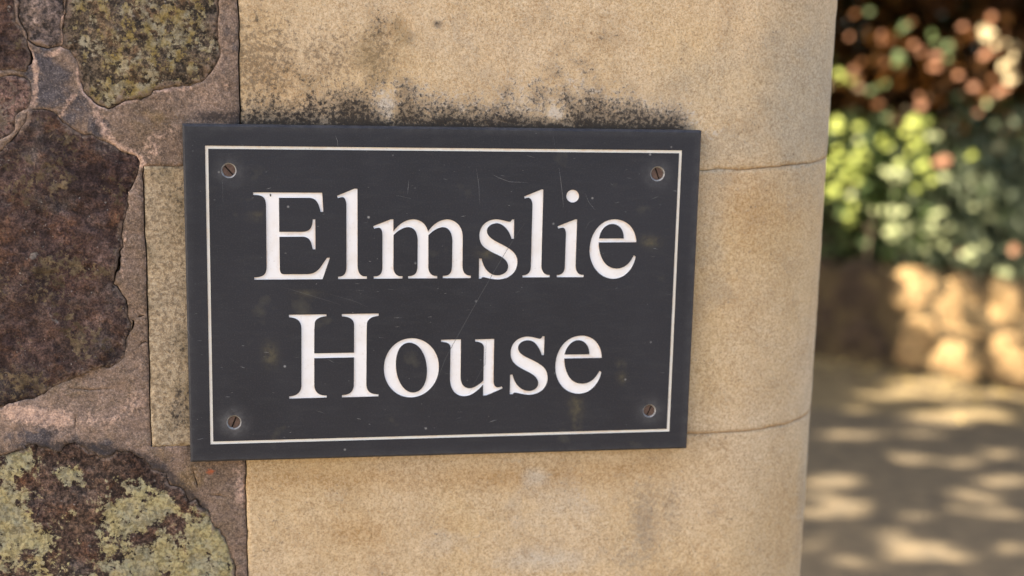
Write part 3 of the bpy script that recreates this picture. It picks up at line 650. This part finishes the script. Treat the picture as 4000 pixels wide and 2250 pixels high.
SLOT = mat_simple('dark_slot', (.02, .015, .012), (.035, .025, .02), 300, .8)
for (c_, ang, r_) in screws:
    cx, cz = sp(*c_); holes.append(np.array(circ(cx, cz, r_, 48)))
    n_ = 48; V = []; F = []
    for i in range(n_):
        a = 2 * math.pi * i / n_; ca, sa = math.cos(a), math.sin(a)
        V += [(cx + r_ * ca, 0.00, cz + r_ * sa), (cx + r_ * .82 * ca, .0011, cz + r_ * .82 * sa), (cx + r_ * .80 * ca, .004, cz + r_ * .80 * sa)]
        j = (i + 1) % n_; F += [(3 * i, 3 * j, 3 * j + 1, 3 * i + 1), (3 * i + 1, 3 * j + 1, 3 * j + 2, 3 * i + 2)]
    link('countersink', new_mesh('countersink', V, F, RIM, True), sign)
    ang = -math.radians(ang); rh = r_ * .80; hw = .00062; ux, uz = math.cos(ang), math.sin(ang)
    V = []; F = []
    for sgn in (1, -1):
        a0 = math.asin(hw / rh); arc = [a0 + (math.pi - 2 * a0) * i / 20 for i in range(21)]
        loop = [(rh * math.cos(a), sgn * rh * math.sin(a)) for a in arc]; b0 = len(V); m_ = len(loop)
        for (p_, q_) in loop: V.append((cx + p_ * ux - q_ * uz, .0009, cz + p_ * uz + q_ * ux))
        for (p_, q_) in loop: V.append((cx + p_ * ux - q_ * uz, .0022, cz + p_ * uz + q_ * ux))
        top = list(range(b0, b0 + m_)); F.append(tuple(top if sgn > 0 else top[::-1]))
        for i in range(m_): j = (i + 1) % m_; q4 = (b0 + i, b0 + j, b0 + m_ + j, b0 + m_ + i); F.append(q4 if sgn < 0 else q4[::-1])
    sc_ = link('screw', new_mesh('screw', V, F, RUST), sign)
    V = [(cx + rh * math.cos(2 * math.pi * i / 24), .0021, cz + rh * math.sin(2 * math.pi * i / 24)) for i in range(24)]
    link('slot', new_mesh('slot', V, [tuple(range(24))], SLOT), sc_)
# plate: face with the carving cut out, chamfered edge, sides, back
c4 = [np.array([TOP[0], TOP[2] - SIGN_H]), np.array([-TOP[0], TOP[2] - SIGN_H]), np.array([-TOP[0], TOP[2]]), np.array([TOP[0], TOP[2]])]
cen = (c4[0] + c4[2]) / 2
CH = .0016
outer = densify(c4, .006, .0, 0)
wear = lambda P: .0005 * np.abs(fbm(P[:, 0], P[:, 1], 40, 4, 55))
def inset(P, d_):
    Q = P.copy(); hx, hz = SIGN_W / 2, SIGN_H / 2; Q[:, 0] = cen[0] + np.clip(P[:, 0] - cen[0], -hx + d_, hx - d_); Q[:, 1] = cen[1] + np.clip(P[:, 1] - cen[1], -hz + d_, hz - d_); return Q
cd = CH + wear(outer)
face_loop = outer.copy(); hx, hz = SIGN_W / 2, SIGN_H / 2
face_loop[:, 0] = cen[0] + np.clip(outer[:, 0] - cen[0], -hx + cd, hx - cd); face_loop[:, 1] = cen[1] + np.clip(outer[:, 1] - cen[1], -hz + cd, hz - cd)
gx, gy = np.meshgrid(np.arange(c4[0][0] + .004, c4[1][0] - .004, .004), np.arange(c4[0][1] + .004, c4[2][1] - .004, .004)); P = np.stack([gx.ravel(), gy.ravel()], -1)
P = P[inside(P, [face_loop] + holes)]; P = P[seg_dist(P, [face_loop] + holes) > .0012]
v, f = cdt([face_loop] + holes, P)
V = [(a, 0.0, b) for a, b in v]; F = [tuple(t) for t in f]
be = boundary_edges(f); bi = sorted({a for e in be for a in e}); dO = seg_dist(v[bi], [face_loop])
mpi = {a: len(V) + i for i, a in enumerate(bi)}; isout = {a: dO[i] < 1e-6 for i, a in enumerate(bi)}
mps = {}
for i, a in enumerate(bi):
    if isout[a]:
        j = int(np.argmin(np.linalg.norm(face_loop - v[a], axis=1))); o_ = outer[j]; V.append((o_[0], CH * 1.0, o_[1]))
    else: V.append((v[a][0], .0004, v[a][1]))
for a, b in be: F.append((b, a, mpi[a], mpi[b])[::1])
ob = [a for a in bi if isout[a]]; mb = {}
for a in ob: o_ = V[mpi[a]]; mb[a] = len(V); V.append((o_[0], TH, o_[2]))
for a, b in be:
    if isout[a] and isout[b]: F.append((mpi[b], mpi[a], mb[a], mb[b]))
bk = len(V); V += [(q_[0], TH, q_[1]) for q_ in c4]; F.append((bk + 3, bk + 2, bk + 1, bk))
me = new_mesh('slate_plate', V, F, SLATE)
import bmesh
bm = bmesh.new(); bm.from_mesh(me); bmesh.ops.recalc_face_normals(bm, faces=bm.faces); bm.to_mesh(me); bm.free()
VA = np.array(V); m = np.zeros(len(VA))
for (c_, ang, r_), s_ in zip(screws, (.25, .3, .55, .35)):
    cx, cz = sp(*c_); m = np.maximum(m, s_ * np.exp(-((np.hypot(VA[:, 0] - cx, VA[:, 2] - cz) - r_) / .006) ** 2))
e_ = np.minimum(hx - np.abs(VA[:, 0] - cen[0]), hz - np.abs(VA[:, 2] - cen[1])); m = np.maximum(m, .22 * np.exp(-(e_ / .004) ** 2))
PX, PY = to_px(VA[:, 0], VA[:, 1], VA[:, 2])
st_ = ell((PX, PY), [(1056, 1385, 22, 36, .5), (2250, 1590, 22, 36, .45), (2253, 1640, 12, 45, .35), (2540, 945, 30, 18, .45), (1198, 1148, 40, 12, .3), (1905, 990, 34, 16, .35), (2430, 1475, 14, 18, .4), (2422, 1420, 12, 10, .35), (1010, 845, 34, 14, .25)])
set_masks(me, 'mask_a', (m, st_, m * 0))
link('slate_plate', me, sign)
# scratches and chips that sit on the face as real hairlines
SCR = mat_simple('scratched_slate', (.12, .12, .125), (.2, .2, .21), 300, .7)
SCF = mat_simple('faint_scratched_slate', (.075, .076, .082), (.095, .096, .1), 300, .7)
def hair(pl, w_, mat):
    P = [np.array(sp(*q_)) for q_ in pl]; V = []; F = []
    for i, p_ in enumerate(P):
        t_ = P[min(i + 1, len(P) - 1)] - P[max(i - 1, 0)]; t_ = t_ / np.linalg.norm(t_); n_ = np.array([-t_[1], t_[0]]) * w_ * (.25 if i in (0, len(P) - 1) else 1)
        V += [(p_[0] + n_[0], -.00006, p_[1] + n_[1]), (p_[0] - n_[0], -.00006, p_[1] - n_[1])]
    F = [(2 * i, 2 * i + 1, 2 * i + 3, 2 * i + 2) for i in range(len(P) - 1)]
    return V, F
def hairs(lst, name, mat):
    V = []; F = []
    for pl, w_ in lst:
        a, b = hair(pl, w_, mat); F += [tuple(len(V) + q_ for q_ in t) for t in b]; V += a
    o = link(name, new_mesh(name, V, F, mat), sign); o['kind'] = 'stuff'
hairs([([(1924, 682), (1950, 695), (1990, 710), (2060, 713)], .00014), ([(2183, 655), (2190, 700), (2198, 770), (2201, 810)], .00013), ([(2285, 755), (2300, 790), (2325, 820)], .00012),
       ([(1597, 705), (1594, 735), (1592, 757)], .00016), ([(1550, 763), (1605, 776)], .00014), ([(1861, 660), (1870, 720), (1874, 800)], .00012), ([(2600, 1149), (2650, 1150)], .00014),
       ([(1390, 1133), (1420, 1135)], .00018), ([(1517, 1130), (1535, 1131)], .0002), ([(1480, 1318), (1500, 1320)], .0003), ([(1787, 1609), (1803, 1609)], .0003), ([(869, 700), (871, 790)], .00012),
       ([(1310, 530), (1318, 550), (1320, 575)], .00018), ([(2160, 530), (2170, 580)], .00012), ([(738, 1240), (733, 1290), (745, 1320)], .00014), ([(2040, 665), (2046, 668)], .0003), ([(2440, 826), (2447, 829)], .00035)], 'scratches', SCR)
hairs([([(2050, 870), (1990, 960), (1930, 1060), (1870, 1165), (1800, 1290), (1740, 1400), (1690, 1530)], .00016), ([(1100, 1120), (1200, 1150), (1330, 1190)], .00014), ([(1440, 1200), (1380, 1175), (1290, 1150)], .00012),
       ([(2285, 900), (2300, 870), (2330, 852)], .00013), ([(1900, 1330), (1895, 1420), (1830, 1540)], .00013), ([(850, 600), (980, 596)], .0001), ([(1040, 560), (1100, 548)], .0001), ([(900, 1400), (930, 1420)], .0002)], 'faint_scratches', SCF)
r2 = np.random.default_rng(5); lst = []
for i in range(170):
    x_ = r2.uniform(740, 2650); y_ = r2.uniform(520, 1720); l_ = r2.choice([2, 3, 5, 9, 16], p=[.35, .25, .2, .15, .05]); a_ = r2.normal(0, .25)
    P0 = np.array(sp(x_, y_)); 
    if inside([P0], holes[:-4])[0]: continue
    lst.append(([(x_, y_), (x_ + l_ * math.cos(a_), y_ + l_ * math.sin(a_)), (x_ + 2 * l_ * math.cos(a_), y_ + 2 * l_ * math.sin(a_))], r2.uniform(.00012, .0003)))
hairs([([(1055, 757), (1057, 762), (1056, 768)], .0007)], 'paint_chip', SLOT)
hairs(lst[:60], 'chips', SCR); hairs(lst[60:], 'faint_chips', SCF)

# ------------------------------------------------------------------ garden wall behind, along the far side of the path
b0 = on_ground(3300, 1415); b1 = on_ground(3950, 1522)
wd = (b1 - b0) / np.linalg.norm(b1 - b0); wn_ = np.array([wd[1], -wd[0], 0])
if wn_ @ (CAM - b0) < 0: wn_ = -wn_
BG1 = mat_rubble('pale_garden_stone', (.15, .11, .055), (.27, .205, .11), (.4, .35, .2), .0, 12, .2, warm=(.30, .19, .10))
BG2 = mat_rubble('shaded_garden_stone', (.028, .022, .016), (.05, .037, .026), (.4, .35, .2), .0, 12, .1, warm=(.06, .04, .025))  # darker copy for the left stones: the wall's shade put into their colour
BG3 = mat_simple('old_lime_mortar', (.040, .030, .018), (.085, .062, .034), 9, .95, (.6, .02), .1)
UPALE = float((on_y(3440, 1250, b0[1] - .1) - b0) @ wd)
GW = thing('garden_wall', 'low blurred rubble wall behind the path with sunlit pale stones', 'wall', tuple(b0))
def gmap(u, v, off):
    P = b0 + np.outer(u, wd) + np.outer(off, wn_); P[:, 2] = v; return P
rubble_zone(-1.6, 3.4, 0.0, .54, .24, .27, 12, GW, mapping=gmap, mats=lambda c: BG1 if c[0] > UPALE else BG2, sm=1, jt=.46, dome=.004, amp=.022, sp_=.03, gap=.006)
V = []
for s_ in (-1.6, 3.4):
    for dpt in (.002, .40):
        for z_ in (0, .49): p_ = b0 + wd * s_ - wn_ * dpt; V.append((p_[0], p_[1], z_))
link('backing', new_mesh('backing', V, [(0, 1, 3, 2), (4, 6, 7, 5), (0, 4, 5, 1), (2, 3, 7, 6), (0, 2, 6, 4), (1, 5, 7, 3)], BG3), GW)

# ------------------------------------------------------------------ foliage
def leaf_mesh(name, L, w_, mat):
    V = [(0, 0, 0), (L * .3, w_ * .5, .06 * L), (L * .7, w_ * .42, .05 * L), (L, 0, -.04 * L), (L * .7, -w_ * .42, .05 * L), (L * .3, -w_ * .5, .06 * L), (L * .3, 0, 0), (L * .7, 0, 0)]
    return new_mesh(name, V, [(0, 6, 1), (6, 7, 2, 1), (7, 3, 2), (0, 5, 6), (6, 5, 4, 7), (7, 4, 3)], mat)
def foliage(name, P, size, mat, parent, seed, face=None, spread=1.0, **kw):
    r = np.random.default_rng(seed); n = len(P)
    nr = r.normal(0, 1, (n, 3)) * spread
    if face is not None: nr += np.array(face)
    nr /= np.linalg.norm(nr, axis=1)[:, None]; t = r.normal(0, 1, (n, 3)); t -= np.einsum('ij,ij->i', t, nr)[:, None] * nr; t /= np.linalg.norm(t, axis=1)[:, None]; b = np.cross(nr, t)
    s_ = (size * r.uniform(.6, 1.3, n))[:, None]
    V = np.stack([P - t * s_ * .5, P + b * s_ * .24 + nr * s_ * .04, P + t * s_ * .5, P - b * s_ * .24 + nr * s_ * .04], 1).reshape(-1, 3)
    me = bpy.data.meshes.new(name); me.vertices.add(len(V)); me.vertices.foreach_set('co', V.ravel())
    me.loops.add(4 * n); me.loops.foreach_set('vertex_index', np.arange(4 * n)); me.polygons.add(n)
    me.polygons.foreach_set('loop_start', np.arange(n) * 4); me.polygons.foreach_set('loop_total', np.full(n, 4)); me.update(calc_edges=True); me.materials.append(mat)
    return link(name, me, parent, **kw)
def tube(pts, r0, r1, n=7):
    V = []; F = []
    for i, p_ in enumerate(pts):
        r_ = r0 + (r1 - r0) * i / (len(pts) - 1)
        for k_ in range(n): a = 2 * math.pi * k_ / n; V.append((p_[0] + r_ * math.cos(a), p_[1] + r_ * math.sin(a), p_[2]))
    for i in range(len(pts) - 1):
        for k_ in range(n): j = (k_ + 1) % n; F.append((i * n + k_, i * n + j, (i + 1) * n + j, (i + 1) * n + k_))
    return V, F
BARK = mat_simple('bark', (.06, .045, .03), (.11, .085, .06), 30, .9, (.6, .01))
def leafmat(name, a, b, t): return mat_simple(name, a, b, 3, .55, None, .15, trans=t)
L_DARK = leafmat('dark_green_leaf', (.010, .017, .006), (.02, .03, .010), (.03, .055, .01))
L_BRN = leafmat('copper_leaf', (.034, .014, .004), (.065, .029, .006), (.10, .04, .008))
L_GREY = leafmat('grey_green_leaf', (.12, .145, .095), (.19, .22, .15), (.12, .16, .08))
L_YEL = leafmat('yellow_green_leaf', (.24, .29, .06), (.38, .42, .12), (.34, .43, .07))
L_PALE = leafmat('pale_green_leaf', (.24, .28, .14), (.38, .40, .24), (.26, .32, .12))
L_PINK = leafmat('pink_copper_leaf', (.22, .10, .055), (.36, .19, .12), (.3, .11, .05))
L_GRN = leafmat('mid_green_leaf', (.07, .11, .04), (.12, .16, .07), (.10, .16, .04))
L_CREAM = leafmat('cream_leaf', (.52, .44, .28), (.6, .5, .33), (.5, .4, .2))

targets = []                                    # points the photograph shows in the sun
def hedge_pt(px, py, back):
    """point on a sheet parallel to the garden wall, `back` metres behind its face"""
    d_ = ray(px, py); o_ = b0 - wn_ * back; t = ((o_ - CAM) @ wn_) / (d_ @ wn_); return CAM + d_ * t
def scatter(px0, px1, py0, py1, b0_, b1_, n, seed, mask=None):
    r = np.random.default_rng(seed); P = []
    while len(P) < n:
        x_, y_, bk_ = r.uniform(px0, px1), r.uniform(py0, py1), r.uniform(b0_, b1_)
        if mask and not mask(x_, y_): continue
        P.append(hedge_pt(x_, y_, bk_))
    return np.array(P)
def bright(lst, mesh, root, back, spread_px, per, seed, names='leaf', tgt=True):
    r = np.random.default_rng(seed)
    for (x_, y_, k_) in lst:
        c_ = hedge_pt(x_, y_, back)
        if tgt: targets.append(c_)
        for i in range(int(per * k_) or 1):
            p_ = hedge_pt(x_ + r.normal(0, spread_px * math.sqrt(k_)), y_ + r.normal(0, spread_px * math.sqrt(k_)), back + r.uniform(-.06, .06))
            o = bpy.data.objects.new('leaf', mesh); COL.objects.link(o); o.parent = root; o.matrix_parent_inverse = Matrix.Translation(root.location).inverted()
            nn = Vector(SUN_DIR * .9 + wn_ * .6 + r.normal(0, .35, 3)); q_ = nn.to_track_quat('Z', 'Y'); o.rotation_mode = 'QUATERNION'
            o.rotation_quaternion = q_ @ Vector((0, 0, 1)).rotation_difference(Vector((0, 0, 1))); o.location = p_
            s_ = r.uniform(.8, 1.25); o.scale = (s_, s_, s_)

def shrub(name, label, px, back, h, n_stem, seed):
    base = hedge_pt(px, 1300, back); base[2] = 0; t_ = thing(name, label, 'shrub', tuple(base)); r = np.random.default_rng(seed)
    for i in range(n_stem):
        p_ = base + np.array([r.uniform(-.15, .15), r.uniform(-.1, .1), 0]); q_ = p_ + np.array([r.uniform(-.4, .4), r.uniform(-.2, .2), h * r.uniform(.7, 1)])
        pts = [p_ + (q_ - p_) * s_ + np.array([.04 * math.sin(5 * s_ + i), 0, 0]) for s_ in np.linspace(0, 1, 6)]
        V, F = tube(pts, .018, .006); link('stem', new_mesh('stem', V, F, BARK, True), t_)
    return t_
# copper hedge at the back, filling the upper right
hedge = shrub('copper_hedge', 'tall dark copper coloured hedge at the back with pink sunlit leaf tips', 3600, 1.25, 2.2, 5, 1)
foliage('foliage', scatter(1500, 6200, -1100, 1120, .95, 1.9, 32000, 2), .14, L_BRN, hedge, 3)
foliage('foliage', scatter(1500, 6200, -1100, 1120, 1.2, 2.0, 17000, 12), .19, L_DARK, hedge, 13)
m_pink = leaf_mesh('leaf', .062, .036, L_PINK); m_green = leaf_mesh('leaf', .06, .034, L_GRN); m_cream = leaf_mesh('leaf', .075, .04, L_CREAM)
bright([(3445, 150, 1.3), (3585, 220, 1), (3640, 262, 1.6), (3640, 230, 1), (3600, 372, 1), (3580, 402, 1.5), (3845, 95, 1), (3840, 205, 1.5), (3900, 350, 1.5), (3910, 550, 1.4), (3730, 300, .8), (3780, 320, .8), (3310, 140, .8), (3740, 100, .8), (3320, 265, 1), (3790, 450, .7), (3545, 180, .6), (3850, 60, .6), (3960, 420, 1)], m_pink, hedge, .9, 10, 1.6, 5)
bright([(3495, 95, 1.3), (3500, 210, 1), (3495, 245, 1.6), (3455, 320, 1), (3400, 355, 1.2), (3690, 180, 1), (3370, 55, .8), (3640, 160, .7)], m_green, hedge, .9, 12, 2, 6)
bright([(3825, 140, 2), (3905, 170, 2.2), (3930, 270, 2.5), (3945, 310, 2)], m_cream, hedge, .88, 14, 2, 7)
m_cop = leaf_mesh('leaf', .065, .04, leafmat('russet_leaf', (.09, .038, .014), (.15, .065, .025), (.16, .06, .02)))
rb = np.random.default_rng(77)
bright([(rb.uniform(3260, 4000), rb.uniform(30, 620), .6) for _ in range(26)], m_cop, hedge, .9, 10, 1.2, 78)
bright([(rb.uniform(3230, 3760), rb.uniform(60, 700), .6) for _ in range(8)], m_green, hedge, .86, 10, 1.2, 79)
# yellow-green shrub in the middle
ysh = shrub('golden_shrub', 'bright yellow green leafy shrub in the sun beside the stone corner', 3380, .45, 1.1, 6, 20)
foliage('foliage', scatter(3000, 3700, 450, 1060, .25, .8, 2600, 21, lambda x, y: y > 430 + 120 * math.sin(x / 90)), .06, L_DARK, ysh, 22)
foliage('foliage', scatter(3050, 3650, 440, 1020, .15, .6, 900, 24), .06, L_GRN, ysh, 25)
m_yel = leaf_mesh('leaf', .062, .038, L_YEL); m_pale = leaf_mesh('leaf', .055, .032, L_PALE)
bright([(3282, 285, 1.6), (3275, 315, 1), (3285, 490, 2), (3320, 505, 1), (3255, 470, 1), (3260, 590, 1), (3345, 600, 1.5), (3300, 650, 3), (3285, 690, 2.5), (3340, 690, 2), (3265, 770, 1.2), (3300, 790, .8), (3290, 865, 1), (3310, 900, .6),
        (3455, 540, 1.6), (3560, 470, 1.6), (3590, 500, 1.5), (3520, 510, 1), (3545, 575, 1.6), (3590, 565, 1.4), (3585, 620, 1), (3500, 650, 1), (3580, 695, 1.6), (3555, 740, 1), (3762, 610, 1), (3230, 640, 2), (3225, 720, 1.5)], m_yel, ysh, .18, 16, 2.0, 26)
# pale grey-green shrub spilling over the garden wall on the right
psh = shrub('silver_shrub', 'pale grey green shrub hanging over the sunlit garden wall', 3760, .5, 1.0, 6, 30)
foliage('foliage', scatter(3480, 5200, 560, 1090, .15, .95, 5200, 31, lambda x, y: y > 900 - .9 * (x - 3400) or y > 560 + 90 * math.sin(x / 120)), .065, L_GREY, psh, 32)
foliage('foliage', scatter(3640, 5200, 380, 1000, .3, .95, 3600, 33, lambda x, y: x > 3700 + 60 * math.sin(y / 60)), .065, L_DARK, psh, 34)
foliage('foliage', scatter(3650, 4300, 430, 1060, .2, .6, 700, 36), .06, L_GREY, psh, 37)
bright([(3440, 670, 1.4), (3500, 665, 1.8), (3620, 512, 1.2), (3682, 686, 1), (3340, 768, 1.2), (3400, 820, 1.4), (3455, 830, 1.2), (3515, 815, 1), (3500, 895, 2.2), (3485, 925, 2.2), (3600, 870, 2), (3640, 830, 1.4), (3640, 900, 1.6), (3665, 890, 1), (3718, 918, 1.4), (3812, 790, 1.2), (3855, 800, 1), (3550, 890, 1.4),
        (3790, 700, .8), (3850, 410, .8), (3870, 490, .8), (3600, 985, 1), (3700, 960, 1), (3760, 1000, 1), (3460, 1080, 1), (3900, 1075, 1.6), (3930, 1060, 1), (3840, 850, .8), (3355, 545, .8), (3520, 700, 1.3), (3780, 1010, .8), (3830, 960, .8), (3650, 950, .9)], m_pale, psh, .12, 14, 2.4, 38)
bright([(3642, 628, 1.6), (3668, 638, 1.2), (3940, 960, 1.2), (3735, 975, .6)], m_pink, psh, .14, 10, 2, 39)

# leaf litter on the verge
LITTER = mat_simple('dry_leaf', (.38, .27, .09), (.46, .36, .16), 5, .8)
r = np.random.default_rng(50); P = []
for i in range(260):
    p_ = b0 + wd * r.uniform(-1, 3) + wn_ * abs(r.normal(.1, .3)); p_[2] = r.uniform(.006, .02); P.append(p_)
foliage('leaf_litter', np.array(P), .045, LITTER, None, 51, face=(0, 0, 6), kind='stuff', label='dry yellow leaves lying along the foot of the garden wall', category='leaf litter')

# ------------------------------------------------------------------ the tree whose crown dapples the path
NH = len(targets)
patches = [(3560, 1500, 150, 14, 2.4), (3700, 1490, 130, 12, 2.2), (3640, 1530, 170, 12, 2), (3860, 1545, 120, 18, 2.4), (3450, 1540, 70, 10, 1), (3680, 1640, 120, 16, 2.4), (3780, 1610, 140, 10, 1.4), (3860, 1625, 60, 7, 1), (3290, 1702, 80, 7, .8), (3390, 1698, 40, 5, .5), (3600, 1700, 40, 8, .8),
           (3540, 1790, 70, 6, .35), (3750, 1812, 50, 8, .7), (3930, 1775, 30, 10, .8), (3235, 1885, 60, 22, 2), (3260, 1900, 40, 12, 1), (3215, 1940, 40, 14, 1.2), (3310, 1975, 60, 6, 1), (3240, 2010, 80, 8, 2), (3930, 1880, 50, 14, 1.2), (3880, 1890, 40, 8, .6),
           (3790, 1935, 40, 6, .4), (3610, 2022, 30, 7, .7), (3930, 2010, 30, 10, .5), (3480, 2130, 40, 5, .3), (3640, 2135, 60, 8, .7), (3560, 2180, 60, 7, .7), (3960, 2150, 40, 16, 1), (3215, 2135, 30, 8, .4), (3350, 1600, 30, 4, .3)]
for (cx, cy, rx, ry, wt_) in patches:
    for i in range(max(2, int((2.5 + rx / 28) * wt_))):       # a few ragged gaps make up each patch of light
        a = rng.uniform(0, 6.28); q_ = math.sqrt(rng.uniform(0, 1)); mx, my = cx + .95 * rx * q_ * math.cos(a), cy + .9 * ry * q_ * math.sin(a)
        for k_ in range(rng.integers(1, 4)): targets.append(on_ground(mx + rng.normal(0, 16), my + rng.normal(0, 4)))
for i in range(8): targets.append(on_ground(rng.uniform(3150, 4050), 1600 + 650 * rng.uniform(0, 1)))
NG = len(targets)
for (cx, cy, rx, ry) in [(3605, 1220, 36, 75), (3725, 1270, 22, 40), (3745, 1360, 28, 50), (3925, 1350, 30, 50), (3700, 1120, 22, 30), (3548, 1070, 24, 20), (3860, 1230, 8, 8), (3960, 1200, 12, 30)]:
    for i in range(9):
        a = rng.uniform(0, 6.28); q_ = math.sqrt(rng.uniform(0, 1)); targets.append(hedge_pt(cx + rx * q_ * math.cos(a), cy + ry * q_ * math.sin(a), 0))
TR = np.array([.075] * NH + [.046] * (NG - NH) + [.062] * (len(targets) - NG)); TG = np.array(targets)
gcorn = [on_ground(3150, 2450), on_ground(4150, 2450)]
tb = np.array([-4.6, 6.6, 0.0])
tree = thing('shade_tree', 'broad leafy tree standing left of the path, casting dappled shade', 'tree', tuple(tb))
V, F = tube([tb + np.array([.1 * math.sin(k_), .06 * k_, .6 * k_]) for k_ in range(7)], .2, .11, 12); link('trunk', new_mesh('trunk', V, F, BARK, True), tree)
r = np.random.default_rng(60); N = 150000; G0 = np.stack([r.uniform(.3, 8.2, N), r.uniform(1.9, 9.8, N), np.zeros(N)], -1)
hh = r.uniform(2.9, 5.6, N); C = G0 + SUN_DIR * (hh / SUN_DIR[2])[:, None]
dd = np.abs((C - C.mean(0)) / np.array([4.9, 4.3, 1.7])) ** 3; C = C[dd.sum(1) < 1.1]
keep = np.ones(len(C), bool)
for ti, t_ in enumerate(TG):
    w_ = C - t_; s_ = w_ @ SUN_DIR; e_ = w_ - s_[:, None] * SUN_DIR; keep &= (np.einsum('ij,ij->i', e_, e_) > TR[ti] ** 2)
C = C[keep]
L_TREE = leafmat('tree_leaf', (.04, .07, .02), (.07, .11, .03), (.08, .14, .02))
foliage('foliage', C, .125, L_TREE, tree, 61)
top_ = tb + np.array([0, .4, 3.5])
for i in range(9):
    e_ = C[r.integers(len(C))]; pts = [top_ + (e_ - top_) * s_ + np.array([0, 0, .25 * math.sin(3.1 * s_)]) for s_ in np.linspace(0, 1, 8)]; V, F = tube(pts, .05, .012)
    link('branch', new_mesh('branch', V, F, BARK, True), tree)
